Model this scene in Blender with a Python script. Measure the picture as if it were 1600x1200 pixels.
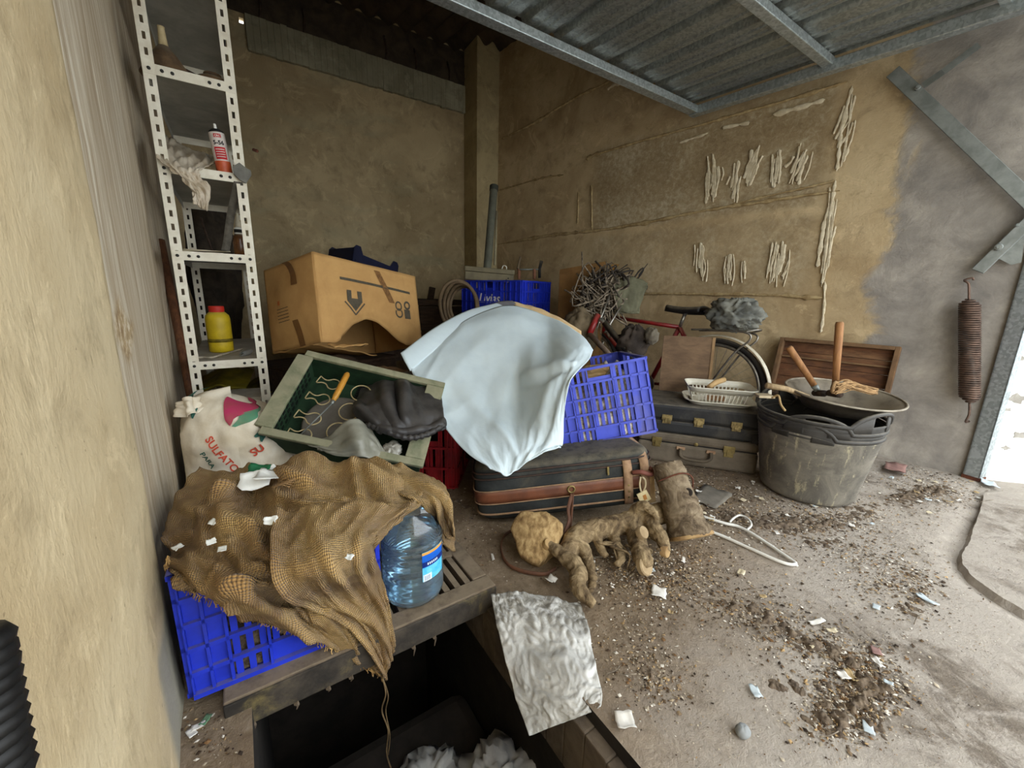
import bpy, math, random
from mathutils import Vector, Matrix, noise

# ------------------------------------------------------------------ scene, camera, light
for o in list(bpy.data.objects): bpy.data.objects.remove(o)
SC = bpy.context.scene
COL = SC.collection
R_ = math.radians
F_PX, YAW, PITCH, ROLL, CH = 630.0, R_(34), R_(-12.7), R_(1.3), 0.90
FW = Vector((math.sin(YAW)*math.cos(PITCH), math.cos(YAW)*math.cos(PITCH), math.sin(PITCH)))
_rt = Vector((math.cos(YAW), -math.sin(YAW), 0)); _up = _rt.cross(FW)
CR = _rt*math.cos(ROLL) + _up*math.sin(ROLL); CU = -_rt*math.sin(ROLL) + _up*math.cos(ROLL)
CC = Vector((0, 0, CH))
cam = bpy.data.cameras.new('camera'); cam.sensor_fit = 'HORIZONTAL'; cam.sensor_width = 36.0
cam.lens = F_PX/1600*36.0; cam.clip_start = 0.02; cam.clip_end = 200
camo = bpy.data.objects.new('camera', cam); COL.objects.link(camo)
camo.matrix_world = Matrix(((CR.x, CU.x, -FW.x, CC.x), (CR.y, CU.y, -FW.y, CC.y), (CR.z, CU.z, -FW.z, CC.z), (0, 0, 0, 1)))
SC.camera = camo

W = bpy.data.worlds.new('overcast_sky'); SC.world = W; W.use_nodes = True
_bg = W.node_tree.nodes['Background']; _bg.inputs[0].default_value = (0.90, 0.96, 1.0, 1); _bg.inputs[1].default_value = 1.0
SC.view_settings.view_transform = 'Standard'; SC.view_settings.look = 'None'
SC.view_settings.gamma = 1.0; SC.view_settings.use_curve_mapping = False
SC.view_settings.exposure = 2.2

# ------------------------------------------------------------------ measuring helpers: a line of sight meets a plane of the room
def ray(px, py): return FW*F_PX + CR*(px-800) - CU*(py-600)
def D(px, py, d): return CC + ray(px, py)*(d/F_PX)
def PZ(px, py, z):
    r = ray(px, py); return CC + r*((z-CC.z)/r.z)
def PY(px, py, y):
    r = ray(px, py); return CC + r*((y-CC.y)/r.y)
def PX(px, py, x):
    r = ray(px, py); return CC + r*((x-CC.x)/r.x)

# ------------------------------------------------------------------ mesh builder
MW = {}
class MB:
    def __init__(s): s.v = []; s.f = []; s.uv = []; s.has_uv = False
    def add(s, vs, fs, M=None, uvs=None):
        b = len(s.v)
        s.v += [(M @ Vector(p)) if M is not None else Vector(p) for p in vs]
        s.f += [tuple(b+i for i in f) for f in fs]
        if uvs: s.has_uv = True; s.uv += list(uvs)
        else: s.uv += [(0, 0)]*len(vs)
        return s
    def box(s, x0, y0, z0, x1, y1, z1, M=None):
        vs = [(x0,y0,z0),(x1,y0,z0),(x1,y1,z0),(x0,y1,z0),(x0,y0,z1),(x1,y0,z1),(x1,y1,z1),(x0,y1,z1)]
        return s.add(vs, [(3,2,1,0),(4,5,6,7),(0,1,5,4),(1,2,6,5),(2,3,7,6),(3,0,4,7)], M)
    def bar(s, p, q, w, h, up=(0,0,1)):
        p = Vector(p); q = Vector(q); d = (q-p); L = d.length; d.normalize()
        sd = d.cross(Vector(up))
        if sd.length < 1e-5: sd = d.cross(Vector((1,0,0)))
        sd.normalize(); u = sd.cross(d)
        M = Matrix(((d.x,sd.x,u.x,p.x),(d.y,sd.y,u.y,p.y),(d.z,sd.z,u.z,p.z),(0,0,0,1)))
        return s.box(0,-w/2,-h/2,L,w/2,h/2,M)
    def tube(s, pts, r, n=8, closed=False, flat=1.0):
        pts = [Vector(p) for p in pts]; N = len(pts)
        rs = r if isinstance(r,(list,tuple)) else [r]*N
        tang = []
        for i in range(N):
            a = pts[(i-1)%N] if (closed or i>0) else pts[i]; b = pts[(i+1)%N] if (closed or i<N-1) else pts[i]
            t = b-a
            tang.append(t.normalized() if t.length>1e-9 else Vector((0,0,1)))
        nrm = tang[0].orthogonal().normalized(); vs = []
        for i in range(N):
            nrm = (nrm - tang[i]*nrm.dot(tang[i]))
            nrm = nrm.normalized() if nrm.length>1e-6 else tang[i].orthogonal().normalized()
            bn = tang[i].cross(nrm)
            for k in range(n):
                a = 2*math.pi*k/n
                vs.append(pts[i]+ (nrm*math.cos(a) + bn*math.sin(a)*flat)*rs[i])
        fs = []
        for i in range(N if closed else N-1):
            for k in range(n):
                j = (i+1)%N
                fs.append((i*n+k, i*n+(k+1)%n, j*n+(k+1)%n, j*n+k))
        if not closed:
            fs.append(tuple(reversed(range(n)))); fs.append(tuple((N-1)*n+k for k in range(n)))
        return s.add(vs, fs)
    def lathe(s, prof, n=24, M=None, warp=None, caps=(1,1)):
        vs = []
        for (r,z) in prof:
            for k in range(n):
                a = 2*math.pi*k/n; p = Vector((r*math.cos(a), r*math.sin(a), z))
                if warp: p = warp(p, a)
                vs.append(p)
        fs = []
        for i in range(len(prof)-1):
            for k in range(n): fs.append((i*n+k, i*n+(k+1)%n, (i+1)*n+(k+1)%n, (i+1)*n+k))
        if prof[0] == prof[-1]: caps = (0,0)
        if caps[0] and prof[0][0] > 1e-4: fs.append(tuple(reversed(range(n))))
        if caps[1] and prof[-1][0] > 1e-4: fs.append(tuple((len(prof)-1)*n+k for k in range(n)))
        return s.add(vs, fs, M)
    def prism(s, poly, z0, z1, M=None):
        n = len(poly); vs = [(x,y,z0) for x,y in poly]+[(x,y,z1) for x,y in poly]
        fs = [tuple(reversed(range(n))), tuple(range(n,2*n))]+[(i,(i+1)%n,n+(i+1)%n,n+i) for i in range(n)]
        return s.add(vs, fs, M)
    def surf(s, fn, nu, nv, su=1, sv=1):
        vs = [fn(i/nu, j/nv) for j in range(nv+1) for i in range(nu+1)]
        uv = [(su*i/nu, sv*j/nv) for j in range(nv+1) for i in range(nu+1)]
        fs = [(j*(nu+1)+i, j*(nu+1)+i+1, (j+1)*(nu+1)+i+1, (j+1)*(nu+1)+i) for j in range(nv) for i in range(nu)]
        return s.add(vs, fs, None, uv)
    def build(s, name, m, parent=None, smooth=False, world=True, bevel=0, solid=0, sub=0, origin=None, label=None, angle=None):
        """world=True: vertices are in world space and are taken into the parent's space"""
        vs = s.v; loc = None
        if parent is not None:
            if world:
                I = MW[parent.name].inverted(); vs = [I @ p for p in vs]
        elif world:
            if origin is None:
                xs = [p.x for p in vs]; ys = [p.y for p in vs]
                origin = Vector(((min(xs)+max(xs))/2, (min(ys)+max(ys))/2, min(p.z for p in vs)))
            loc = Vector(origin); vs = [p-loc for p in vs]
        me = bpy.data.meshes.new(name); me.from_pydata([tuple(p) for p in vs], [], s.f); me.update()
        if s.has_uv:
            l = me.uv_layers.new(name='UVMap')
            for lp in me.loops: l.data[lp.index].uv = s.uv[lp.vertex_index]
        if smooth:
            for p in me.polygons: p.use_smooth = True
            if angle: me.set_sharp_from_angle(angle=R_(angle))
        if m is not None: me.materials.append(m)
        o = bpy.data.objects.new(name, me); COL.objects.link(o)
        if loc is not None: o.location = loc
        if parent is not None:
            o.parent = parent; MW[o.name] = MW[parent.name]
        else:
            MW[o.name] = Matrix.Translation(loc) if loc is not None else Matrix.Identity(4)
        if solid: md = o.modifiers.new('solid','SOLIDIFY'); md.thickness = solid; md.offset = 0
        if bevel: md = o.modifiers.new('bevel','BEVEL'); md.width = bevel; md.segments = 2; md.limit_method = 'ANGLE'
        if sub: md = o.modifiers.new('sub','SUBSURF'); md.levels = sub; md.render_levels = sub
        if label: o['label'] = label
        return o

def tag(o, label, cat, group=None, kind=None):
    o['label'] = label; o['category'] = cat
    if group: o['group'] = group
    if kind: o['kind'] = kind
    return o
def struct(o, label=None, cat=None):
    o['kind'] = 'structure'
    if label: o['label'] = label
    if cat: o['category'] = cat
    return o
def thing(name, label, cat, M, group=None):
    if not isinstance(M, Matrix): M = Matrix.Translation(Vector(M))
    o = bpy.data.objects.new(name, None); COL.objects.link(o); o.empty_display_size = .05
    o.matrix_world = M; MW[o.name] = M.copy()
    return tag(o, label, cat, group)
def frame(origin, ex, ez):
    ex = Vector(ex).normalized(); ez = Vector(ez); ey = ez.cross(ex).normalized(); ez = ex.cross(ey)
    o = Vector(origin)
    return Matrix(((ex.x,ey.x,ez.x,o.x),(ex.y,ey.y,ez.y,o.y),(ex.z,ey.z,ez.z,o.z),(0,0,0,1)))
def copy_part(src, parent, M=None):
    c = src.copy(); COL.objects.link(c); c.parent = parent; MW[c.name] = MW[parent.name]
    if M is not None: c.matrix_local = M
    return c
def cr1(p0,p1,p2,p3,t):
    return 0.5*((2*p1)+(p2-p0)*t+(2*p0-5*p1+4*p2-p3)*t*t+(3*p1-p0-3*p2+p3)*t*t*t)
def spline(pts, t):
    n = len(pts)-1; x = min(max(t*n,0),n-1e-6); i = int(x); f = x-i
    g = lambda k: pts[k] if 0<=k<=n else (pts[0]*2-pts[1] if k<0 else pts[n]*2-pts[n-1])
    return cr1(g(i-1),g(i),g(i+1),g(i+2),f)
def spl(pts, n): 
    pts = [Vector(p) for p in pts]; return [spline(pts, i/(n-1)) for i in range(n)]
def patch(rows, nu=40, nv=30, disp=None, su=1, sv=1):
    """a cloth-like sheet through a net of points; disp(u,v) moves it along its normal"""
    rows = [[Vector(p) for p in r] for r in rows]
    P = lambda u,v: spline([spline(r,u) for r in rows], v)
    def fn(u,v):
        p = P(u,v)
        if disp:
            e = .01; du = P(min(u+e,1),v)-P(max(u-e,0),v); dv = P(u,min(v+e,1))-P(u,max(v-e,0))
            n = du.cross(dv)
            if n.length>1e-9:
                n.normalize()
                if n.dot(CC-p)<0: n = -n
                p = p+n*disp(u,v)
        return p
    return MB().surf(fn, nu, nv, su, sv)
def nz(x,y,z=0.0): return noise.noise(Vector((x,y,z)))
def fbm(x,y,z=0.0,o=4): return noise.fractal(Vector((x,y,z)),1.0,2.0,o)
def ridge(x): return (1-abs(x))
def fold(u,v,a,b,w,h):
    """soft ridge along the segment a-b of the cloth's own coordinates"""
    ax,ay = a; bx,by = b; dx,dy = bx-ax,by-ay; t = max(0,min(1,((u-ax)*dx+(v-ay)*dy)/(dx*dx+dy*dy)))
    d = math.hypot(u-ax-t*dx, v-ay-t*dy); return h*math.exp(-(d/w)**2)*(0.35+0.65*math.sin(math.pi*min(max(t,.08),.92)))

# ------------------------------------------------------------------ materials
def lin(c): 
    c = c/255.0; return c/12.92 if c<=.04045 else ((c+.055)/1.055)**2.4
def rgb(r,g,b): return (lin(r),lin(g),lin(b),1)
MATS = {}
class NT:
    def __init__(s, name):
        s.m = bpy.data.materials.new(name); s.m.use_nodes = True; s.t = s.m.node_tree
        s.b = s.t.nodes['Principled BSDF']; s.l = s.t.links.new; s.co = None
    def n(s, ty, **kw):
        x = s.t.nodes.new(ty)
        for k,v in kw.items(): setattr(x,k,v)
        return x
    def coord(s, which='Object', scale=(1,1,1)):
        tc = s.n('ShaderNodeTexCoord'); mp = s.n('ShaderNodeMapping'); mp.inputs['Scale'].default_value = scale
        s.l(tc.outputs[which], mp.inputs[0]); return mp.outputs[0]
    def noise(s, co, scale, detail=5, rough=.6, dist=0.0):
        x = s.n('ShaderNodeTexNoise'); x.inputs['Scale'].default_value = scale; x.inputs['Detail'].default_value = detail
        x.inputs['Roughness'].default_value = rough; x.inputs['Distortion'].default_value = dist
        if co is not None: s.l(co, x.inputs['Vector'])
        return x.outputs[0]
    def ramp(s, fac, stops):
        x = s.n('ShaderNodeValToRGB'); e = x.color_ramp.elements
        while len(e)<len(stops): e.new(.5)
        for i,(p,c) in enumerate(stops):
            e[i].position = p; e[i].color = c if len(c)==4 else (*c,1)
        s.l(fac, x.inputs[0]); return x.outputs[0]
    def mask(s, fac, a, b):
        x = s.n('ShaderNodeMapRange'); x.inputs[1].default_value = a; x.inputs[2].default_value = b; x.interpolation_type = 'SMOOTHSTEP'
        s.l(fac, x.inputs[0]); return x.outputs[0]
    def mix(s, fac, a, b, mode='MIX'):
        x = s.n('ShaderNodeMix', data_type='RGBA', blend_type=mode)
        if isinstance(fac,(int,float)): x.inputs[0].default_value = fac
        else: s.l(fac, x.inputs[0])
        for i,c in ((6,a),(7,b)):
            if isinstance(c,tuple): x.inputs[i].default_value = c
            else: s.l(c, x.inputs[i])
        return x.outputs[2]
    def math(s, op, a, b=0.0, c=0.0):
        x = s.n('ShaderNodeMath', operation=op)
        for i,k in enumerate((a,b,c)):
            if isinstance(k,(int,float)): x.inputs[i].default_value = k
            else: s.l(k, x.inputs[i])
        return x.outputs[0]
    def bump(s, h, strength, dist=.01, prev=None):
        x = s.n('ShaderNodeBump'); x.inputs['Strength'].default_value = strength; x.inputs['Distance'].default_value = dist
        s.l(h, x.inputs['Height'])
        if prev is not None: s.l(prev, x.inputs['Normal'])
        return x.outputs[0]
    def sep(s, co):
        x = s.n('ShaderNodeSeparateXYZ'); s.l(co, x.inputs[0]); return x.outputs
    def out(s, col=None, rough=.8, normal=None, metal=0, spec=.3, **kw):
        b = s.b
        if col is not None:
            if isinstance(col,tuple): b.inputs['Base Color'].default_value = col
            else: s.l(col, b.inputs['Base Color'])
        if isinstance(rough,(int,float)): b.inputs['Roughness'].default_value = rough
        else: s.l(rough, b.inputs['Roughness'])
        b.inputs['Metallic'].default_value = metal; b.inputs['Specular IOR Level'].default_value = spec
        if normal is not None: s.l(normal, b.inputs['Normal'])
        for k,v in kw.items(): b.inputs[k].default_value = v
        return s.m
def up_mask(t, lo=.35, hi=.9):
    g = t.n('ShaderNodeNewGeometry'); return t.mask(t.sep(g.outputs['Normal'])[2], lo, hi)
def mat(name, c1, c2=None, scale=12, rough=.8, bump=.15, bscale=60, metal=0, spec=.3, dust=0, dustc=(150,138,118), stretch=(1,1,1), dirt=None, dirt_amt=.5, **kw):
    if name in MATS: return MATS[name]
    t = NT(name); co = t.coord('Object', stretch)
    n1 = t.noise(co, scale, 6, .65, .3)
    c1 = rgb(*c1); c2 = rgb(*c2) if c2 else tuple(x*.72 for x in c1[:3])+(1,)
    col = t.mix(t.mask(n1,.32,.68), c2, c1)
    if dirt:
        n2 = t.noise(co, scale*.45, 8, .7, .6)
        col = t.mix(t.math('MULTIPLY', t.mask(n2,.5,.72), dirt_amt), col, rgb(*dirt))
    if dust:
        n3 = t.noise(co, 18, 6, .7)
        f = t.math('MULTIPLY', t.math('MULTIPLY', up_mask(t), t.mask(n3,.25,.6)), dust)
        col = t.mix(f, col, rgb(*dustc))
    nb = t.noise(co, bscale, 5, .6)
    MATS[name] = t.out(col, rough, t.bump(nb, bump, .004) if bump else None, metal, spec, **kw)
    return MATS[name]
# ================================================================== THE SETTING
rnd = random.Random(7)
WP0 = PZ(1510,745,0); WA = R_(8.0); WD = Vector((-math.sin(WA), math.cos(WA), 0)); WN = Vector((math.cos(WA), math.sin(WA), 0))
YB = 4.5                                             # back wall
def LWX(y): return -.19-.047*(y-.98)                 # left wall
def on_wall(px,py,off=0.0):
    r = ray(px,py); t = ((WP0-WN*off-CC).dot(WN))/r.dot(WN); return CC+r*t
def wall_sz(px,py):
    p = on_wall(px,py); return ((p-WP0).dot(WD), p.z)

# ---- wall materials
def plaster(name, light, dark, streak=0, grey=None, greymask=None, extra=None):
    t = NT(name); co = t.coord()
    a = t.noise(co, 1.7, 8, .62, .5); b = t.noise(co, 9, 8, .7, .4); c = t.noise(co, 70, 4, .6)
    col = t.mix(t.mask(a,.3,.7), rgb(*dark), rgb(*light))
    col = t.mix(t.math('MULTIPLY', t.mask(b,.48,.72), .50), col, tuple(x*.60 for x in rgb(*dark)[:3])+(1,))
    pt = t.noise(co, 4.2, 9, .74, 1.4)
    col = t.mix(t.math('MULTIPLY', t.mask(pt,.54,.62), .40), col, tuple(min(1,x*1.25) for x in rgb(*light)[:3])+(1,))
    sc_ = t.noise(t.coord('Object',(3,3,.7)), 16, 8, .8, .8)
    col = t.mix(t.math('MULTIPLY', t.mask(sc_,.60,.68), .45), col, tuple(x*.52 for x in rgb(*dark)[:3])+(1,))
    fl = t.noise(co, 26, 7, .75, 1.2)
    col = t.mix(t.math('MULTIPLY', t.mask(fl,.63,.72), .55), col, rgb(222,206,170))
    sp = t.noise(co, 48, 3, .6)
    col = t.mix(t.math('MULTIPLY', t.mask(sp,.70,.76), .6), col, rgb(92,72,48))
    h = t.math('ADD', t.math('MULTIPLY', b, 1.0), t.math('MULTIPLY', c, .35))
    if extra: col, h = extra(t, co, col, h)
    nb = t.bump(h, .5, .012)
    return t.out(col, .92, nb, spec=.12)

def left_extra(t, co, col, h):
    x,y,z = t.sep(t.n('ShaderNodeTexCoord').outputs['Object'])[:3]
    wob = t.noise(co, 2.2, 4, .6); st = t.noise(t.coord('Object',(1,26,1.1)), 1.6, 7, .72, .25)
    yy = t.math('ADD', y, t.math('MULTIPLY', t.math('SUBTRACT', wob, .5), .05))
    far = t.mask(yy, 1.035, 1.05)
    streaky = t.ramp(st, [(.25, rgb(160,140,114)), (.42, rgb(186,168,142)), (.55, rgb(206,192,168)), (.68, rgb(238,230,212))])
    col = t.mix(far, col, streaky)
    edge = t.math('SUBTRACT', 1.0, t.mask(t.math('ABSOLUTE', t.math('SUBTRACT', yy, 1.045)), .004, .016))
    col = t.mix(t.math('MULTIPLY', edge, .75), col, rgb(235,222,190))
    wob2 = t.noise(co, 5, 5, .6)
    zz = t.math('ADD', z, t.math('MULTIPLY', t.math('SUBTRACT', wob2, .5), .12))
    base = t.math('MULTIPLY', t.mask(zz, .27, .21), t.mask(yy, .80, .86))
    col = t.mix(t.math('MULTIPLY', base, .9), col, rgb(150,146,132))
    # broken plaster patch low on the streaky strip
    px = t.math('ABSOLUTE', t.math('SUBTRACT', yy, 1.22)); pz = t.math('ABSOLUTE', t.math('SUBTRACT', zz, .80))
    pm = t.mask(t.math('ADD', t.math('MULTIPLY', px, .55), pz), .10, .05)
    br = t.ramp(t.noise(co, 34, 6, .7), [(.3, rgb(120,88,56)), (.5, rgb(186,160,120)), (.65, rgb(232,220,196))])
    col = t.mix(t.math('MULTIPLY', pm, .85), col, br)
    return col, t.math('ADD', h, t.math('MULTIPLY', st, .3))

def right_extra(t, co, col, h):
    x,y,z = t.sep(t.n('ShaderNodeTexCoord').outputs['Object'])[:3]      # x along the wall, z up
    wob = t.noise(co, 2.6, 6, .65, .6)
    lim = t.math('ADD', .52, t.math('MULTIPLY', t.math('SUBTRACT', wob, .5), .55))
    lim = t.math('ADD', lim, t.math('MULTIPLY', t.mask(z, .8, 0), .22))
    gm = t.mask(t.math('SUBTRACT', x, lim), .05, -.05)
    gs = t.noise(co, 5, 9, .68, .35)
    cement = t.ramp(gs, [(.3, rgb(122,116,110)), (.48, rgb(146,139,130)), (.62, rgb(166,158,147)), (.78, rgb(196,188,174))])
    # grey rubbed panel between the joints
    inx = t.math('MULTIPLY', t.mask(x, .80, .95), t.mask(x, 2.7, 2.5))
    sc = t.math('ADD', t.math('MULTIPLY', t.noise(co, 30, 8, .78, .5), .6), t.math('MULTIPLY', t.noise(co, 2.4, 4, .6), .42))
    pan = t.ramp(sc, [(.38, rgb(118,98,70)), (.5, rgb(152,134,104)), (.64, rgb(204,194,168))])
    pm = t.math('MULTIPLY', t.math('MULTIPLY', inx, t.mask(z, 1.44, 1.50)), t.mask(z, 2.2, 2.08))
    col = t.mix(t.math('MULTIPLY', pm, .7), col, pan)
    pm2 = t.math('MULTIPLY', t.math('MULTIPLY', inx, t.mask(z, .88, .94)), t.mask(z, 1.45, 1.38))
    col = t.mix(t.math('MULTIPLY', pm2, .42), col, pan)
    st = t.noise(t.coord('Object',(30,1,1.2)), 1.5, 6, .7)
    pm3 = t.math('MULTIPLY', t.math('MULTIPLY', t.mask(z,.95,1.05), t.mask(z,1.47,1.44)), t.mask(x,1.9,2.1))
    col = t.mix(t.math('MULTIPLY', t.math('MULTIPLY', pm3, t.mask(st,.56,.66)), .5), col, rgb(196,178,140))
    col = t.mix(gm, col, cement)
    return col, t.math('ADD', h, t.math('MULTIPLY', t.math('MULTIPLY', gm, gs), .8))

def back_extra(t, co, col, h):
    sm = t.noise(t.coord('Object',(.8,1,2.2)), 1.6, 5, .55, .8)
    col = t.mix(t.math('MULTIPLY', t.mask(sm,.5,.72), .35), col, rgb(150,150,124))
    return col, h

M_left = plaster('left_plaster', (214,196,160), (192,170,132), extra=left_extra)
M_right = plaster('right_plaster', (204,182,144), (168,144,108), extra=right_extra)
M_back = plaster('back_plaster', (192,172,134), (158,138,104), extra=back_extra)
M_beam = plaster('beam_concrete', (164,158,134), (130,124,102))
M_pillar = plaster('pillar_plaster', (186,168,128), (158,142,106))
M_white = plaster('white_paint', (238,238,234), (226,226,222))
M_cream = mat('scraped_plaster', (226,214,186), (196,180,148), 30, .95, .5, 90)
M_ridge = mat('mortar_ridge', (190,168,126), (146,122,84), 24, .95, .6, 90)

def wallgrid(fn, nu, nv, amp, seed):
    def g(u,v):
        p, n = fn(u,v); return p + n*amp*fbm(p.x*2.2+seed, p.y*2.2, p.z*2.2, 4)
    return MB().surf(g, nu, nv)

# left wall (a little skew), with a shallow recess beyond its plaster edge
def fl(u,v):
    y = -1.2+u*5.8; z = -.02+v*3.5
    rec = -.012 if y>1.045 else 0
    return Vector((LWX(y)+rec, y, z)), Vector((1,0,0))
wl = wallgrid(fl, 240, 110, .006, 3).build('wall_left', M_left, smooth=True, origin=(0,0,0)); struct(wl)
# right wall in its own frame: x along the wall, z up
MR = frame(WP0, WD, (0,0,1))
def fr(u,v):
    s = -.02+u*4.40; z = -.02+v*3.5; return Vector((s, 0, z)), Vector((0,1,0))
wr = wallgrid(fr, 180, 110, .008, 9).build('wall_right', M_right, smooth=True, world=False); wr.matrix_world = MR; MW[wr.name] = MR.copy(); struct(wr)
# back wall: built around the small hole that lets daylight in near the left corner
hp = PY(377,32,YB); hx, hz = hp.x, hp.z
mb = MB(); xs = [-.42, hx-.016, hx+.016, 2.9]; zs = [-.02, hz-.02, hz+.02, 3.6]
for i in range(3):
    for j in range(3):
        if i==1 and j==1: continue
        a = len(mb.v); x0,x1,z0,z1 = xs[i],xs[i+1],zs[j],zs[j+1]
        mb.add([(x0,YB,z0),(x1,YB,z0),(x1,YB,z1),(x0,YB,z1)], [(0,1,2,3)])
for (x0,z0),(x1,z1) in [((xs[1],zs[1]),(xs[2],zs[1])),((xs[2],zs[1]),(xs[2],zs[2])),((xs[2],zs[2]),(xs[1],zs[2])),((xs[1],zs[2]),(xs[1],zs[1]))]:
    mb.add([(x0,YB,z0),(x1,YB,z1),(x1,YB+.05,z1),(x0,YB+.05,z0)], [(0,1,2,3)])
wb = struct(mb.build('wall_back', M_back, origin=(0,0,0)))
# concrete ring beam and its starter bars, corner pillar
bt = [PY(387,29,YB-.03), PY(724,128,YB-.03)]; bb = [PY(387,83,YB-.03), PY(724,172,YB-.03)]
xa, xb = bt[0].x-.02, 2.33
zt = (bt[0].z+bt[1].z)/2; zb_ = (bb[0].z+bb[1].z)/2
mb = MB(); N = 40
for i in range(N):
    x0 = xa+(xb-xa)*i/N; x1 = xa+(xb-xa)*(i+1)/N
    mb.box(x0, YB-.035+.006*nz(i*.7,1), zb_+.012*nz(i*.6,2), x1, YB+.02, zt+.010*nz(i*.9,5))
beam = struct(mb.build('trim_beam', M_beam, bevel=.004))
M_rebar = mat('rusty_rebar', (74,58,46), (48,38,32), 30, .9, .4)
for px,(y0,y1) in ((405,(-18,22)),(475,(12,56)),(603,(56,92)),(650,(76,106)),(702,(96,124))):
    a = PY(px,y1,YB-.02); b = PY(px-3,y0,YB-.02); a.z = zt-.01
    mid = (a+b)/2+Vector((.012,-.01,0))
    MB().tube(spl([a,mid,b],6), .010, 6).build('rebar', M_rebar, beam, smooth=True)
# rubble lip over the beam
def rub(u,v):
    x = -.35+u*2.75; z = zt+v*(3.42-zt)
    return Vector((x, YB-.01-.05*max(0,fbm(x*7,v*3,4))*math.sin(math.pi*v), z))
M_rub = mat('dark_rubble', (78,66,52), (54,46,38), 8, .95, .6, 40)
struct(MB().surf(rub, 120, 14).build('trim_rubble', M_rub, smooth=True))
pl0 = PY(745,300,YB-.30).x
mb = MB(); N=16
for i in range(N):
    z0 = 3.5*i/N; z1 = 3.5*(i+1)/N
    mb.box(pl0, YB-.30, z0, pl0+.27, YB+.02, z1)
struct(mb.build('trim_pillar', M_pillar))
# roof of old corrugated sheets
M_roof = mat('old_fibre_cement', (86,72,58), (58,48,40), 4, .95, .5, 30, dirt=(40,34,28))
def roof(u,v):
    x = -.5+u*4.6; y = 1.0+v*3.7; xx = x+.12*(y-1)
    return Vector((x, y, 3.42+.034*math.sin(xx*2*math.pi/.177)+.006*nz(x*2,y*2)))
struct(MB().surf(roof, 260, 14).build('ceiling', M_roof, smooth=True, solid=.008))
struct(MB().surf(lambda u,v: Vector((-.5+u*4.6, -.05+v*1.06, 3.42+.034*math.sin((-.5+u*4.6)*2*math.pi/.177))), 260, 3).build('ceiling_front', M_roof, smooth=True, solid=.008))
M_concr = mat('wall_concrete', (150,140,124), (120,112,100), 5, .95, .4)
lint = MB().box(-.4,-.12,2.30,3.5,.08,3.5); struct(lint.build('wall_front_unseen', M_concr))  # unseen wall above the door, put in to block light

# ---- ground: slab with an inspection pit, dirt in the joints
PXL, PXR, PYF, PYB = -.066, .562, .22, 1.50
SLAB = [(1537,768),(1527,800),(1506,838),(1494,868),(1508,897),(1548,928),(1605,962),(1700,1005)]
slab_pts = [PZ(x,y,0) for x,y in SLAB]
def gdist(x,y):
    best = 9
    for a,b in zip(slab_pts[:-1], slab_pts[1:]):
        dx,dy = b.x-a.x,b.y-a.y; t = max(0,min(1,((x-a.x)*dx+(y-a.y)*dy)/(dx*dx+dy*dy)))
        best = min(best, math.hypot(x-a.x-t*dx, y-a.y-t*dy))
    return best
def gz(x,y):
    z = .006*fbm(x*2.5,y*2.5,1.3,4)
    z -= .022*math.exp(-(gdist(x,y)/.035)**2)
    return z
def ground_mat():
    t = NT('dirty_concrete_floor'); co = t.coord(); x,y,z = t.sep(t.n('ShaderNodeTexCoord').outputs['Object'])[:3]
    a = t.noise(co, 1.3, 7, .6, .6); b = t.noise(co, 6, 9, .72, .8); c = t.noise(co, 34, 7, .75, .5); e = t.noise(co, 130, 4, .7)
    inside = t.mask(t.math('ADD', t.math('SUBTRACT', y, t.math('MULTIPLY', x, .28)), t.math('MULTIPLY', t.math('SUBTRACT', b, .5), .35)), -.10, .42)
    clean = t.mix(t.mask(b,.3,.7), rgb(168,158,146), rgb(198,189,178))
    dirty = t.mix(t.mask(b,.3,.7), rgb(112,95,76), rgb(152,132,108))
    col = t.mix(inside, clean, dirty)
    dm = t.math('MULTIPLY', t.mask(a,.47,.62), t.mask(b,.42,.6))
    col = t.mix(t.math('MULTIPLY', dm, .75), col, rgb(70,58,48))
    gr = t.ramp(c, [(.32, rgb(52,42,34)), (.45, rgb(112,98,82)), (.58, rgb(146,132,114)), (.74, rgb(196,186,170))])
    col = t.mix(t.math('MULTIPLY', t.mask(b,.35,.6), .42), col, gr)
    col = t.mix(t.math('MULTIPLY', t.mask(e,.62,.72), .35), col, rgb(206,196,180))
    h = t.math('ADD', t.math('MULTIPLY', c, 1.0), t.math('MULTIPLY', e, .5))
    return t.out(col, .95, t.bump(h, .6, .012), spec=.1)
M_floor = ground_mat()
def lines(lo, hi, marks, step):
    out = []
    pts = [lo]+[m for m in marks if lo<m<hi]+[hi]
    for a,b in zip(pts[:-1],pts[1:]):
        n = max(1,int(round((b-a)/step))); out += [a+(b-a)*i/n for i in range(n)]
    return out+[hi]
gx = lines(-.45, 3.9, [PXL,PXR], .035); gy = lines(-1.6, 4.55, [PYF,PYB], .035)
mb = MB(); idx = {}
for j,y in enumerate(gy):
    for i,x in enumerate(gx):
        idx[i,j] = len(mb.v); pit = (PXL-.001<=x<=PXR+.001 and PYF-.001<=y<=PYB+.001)
        mb.v.append(Vector((x,y,0 if pit else gz(x,y)))); mb.uv.append((0,0))
for j in range(len(gy)-1):
    for i in range(len(gx)-1):
        cx = (gx[i]+gx[i+1])/2; cy = (gy[j]+gy[j+1])/2
        if PXL<cx<PXR and PYF<cy<PYB: continue
        mb.f.append((idx[i,j],idx[i+1,j],idx[i+1,j+1],idx[i,j+1]))
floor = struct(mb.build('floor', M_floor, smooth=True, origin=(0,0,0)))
M_pit = mat('shaded_pit_concrete', (52,46,40), (34,30,27), 6, .95, .5, 40, dirt=(20,17,15))  # the pit's deep shade is put into this colour, darker than plain concrete
zz = -1.5
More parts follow.
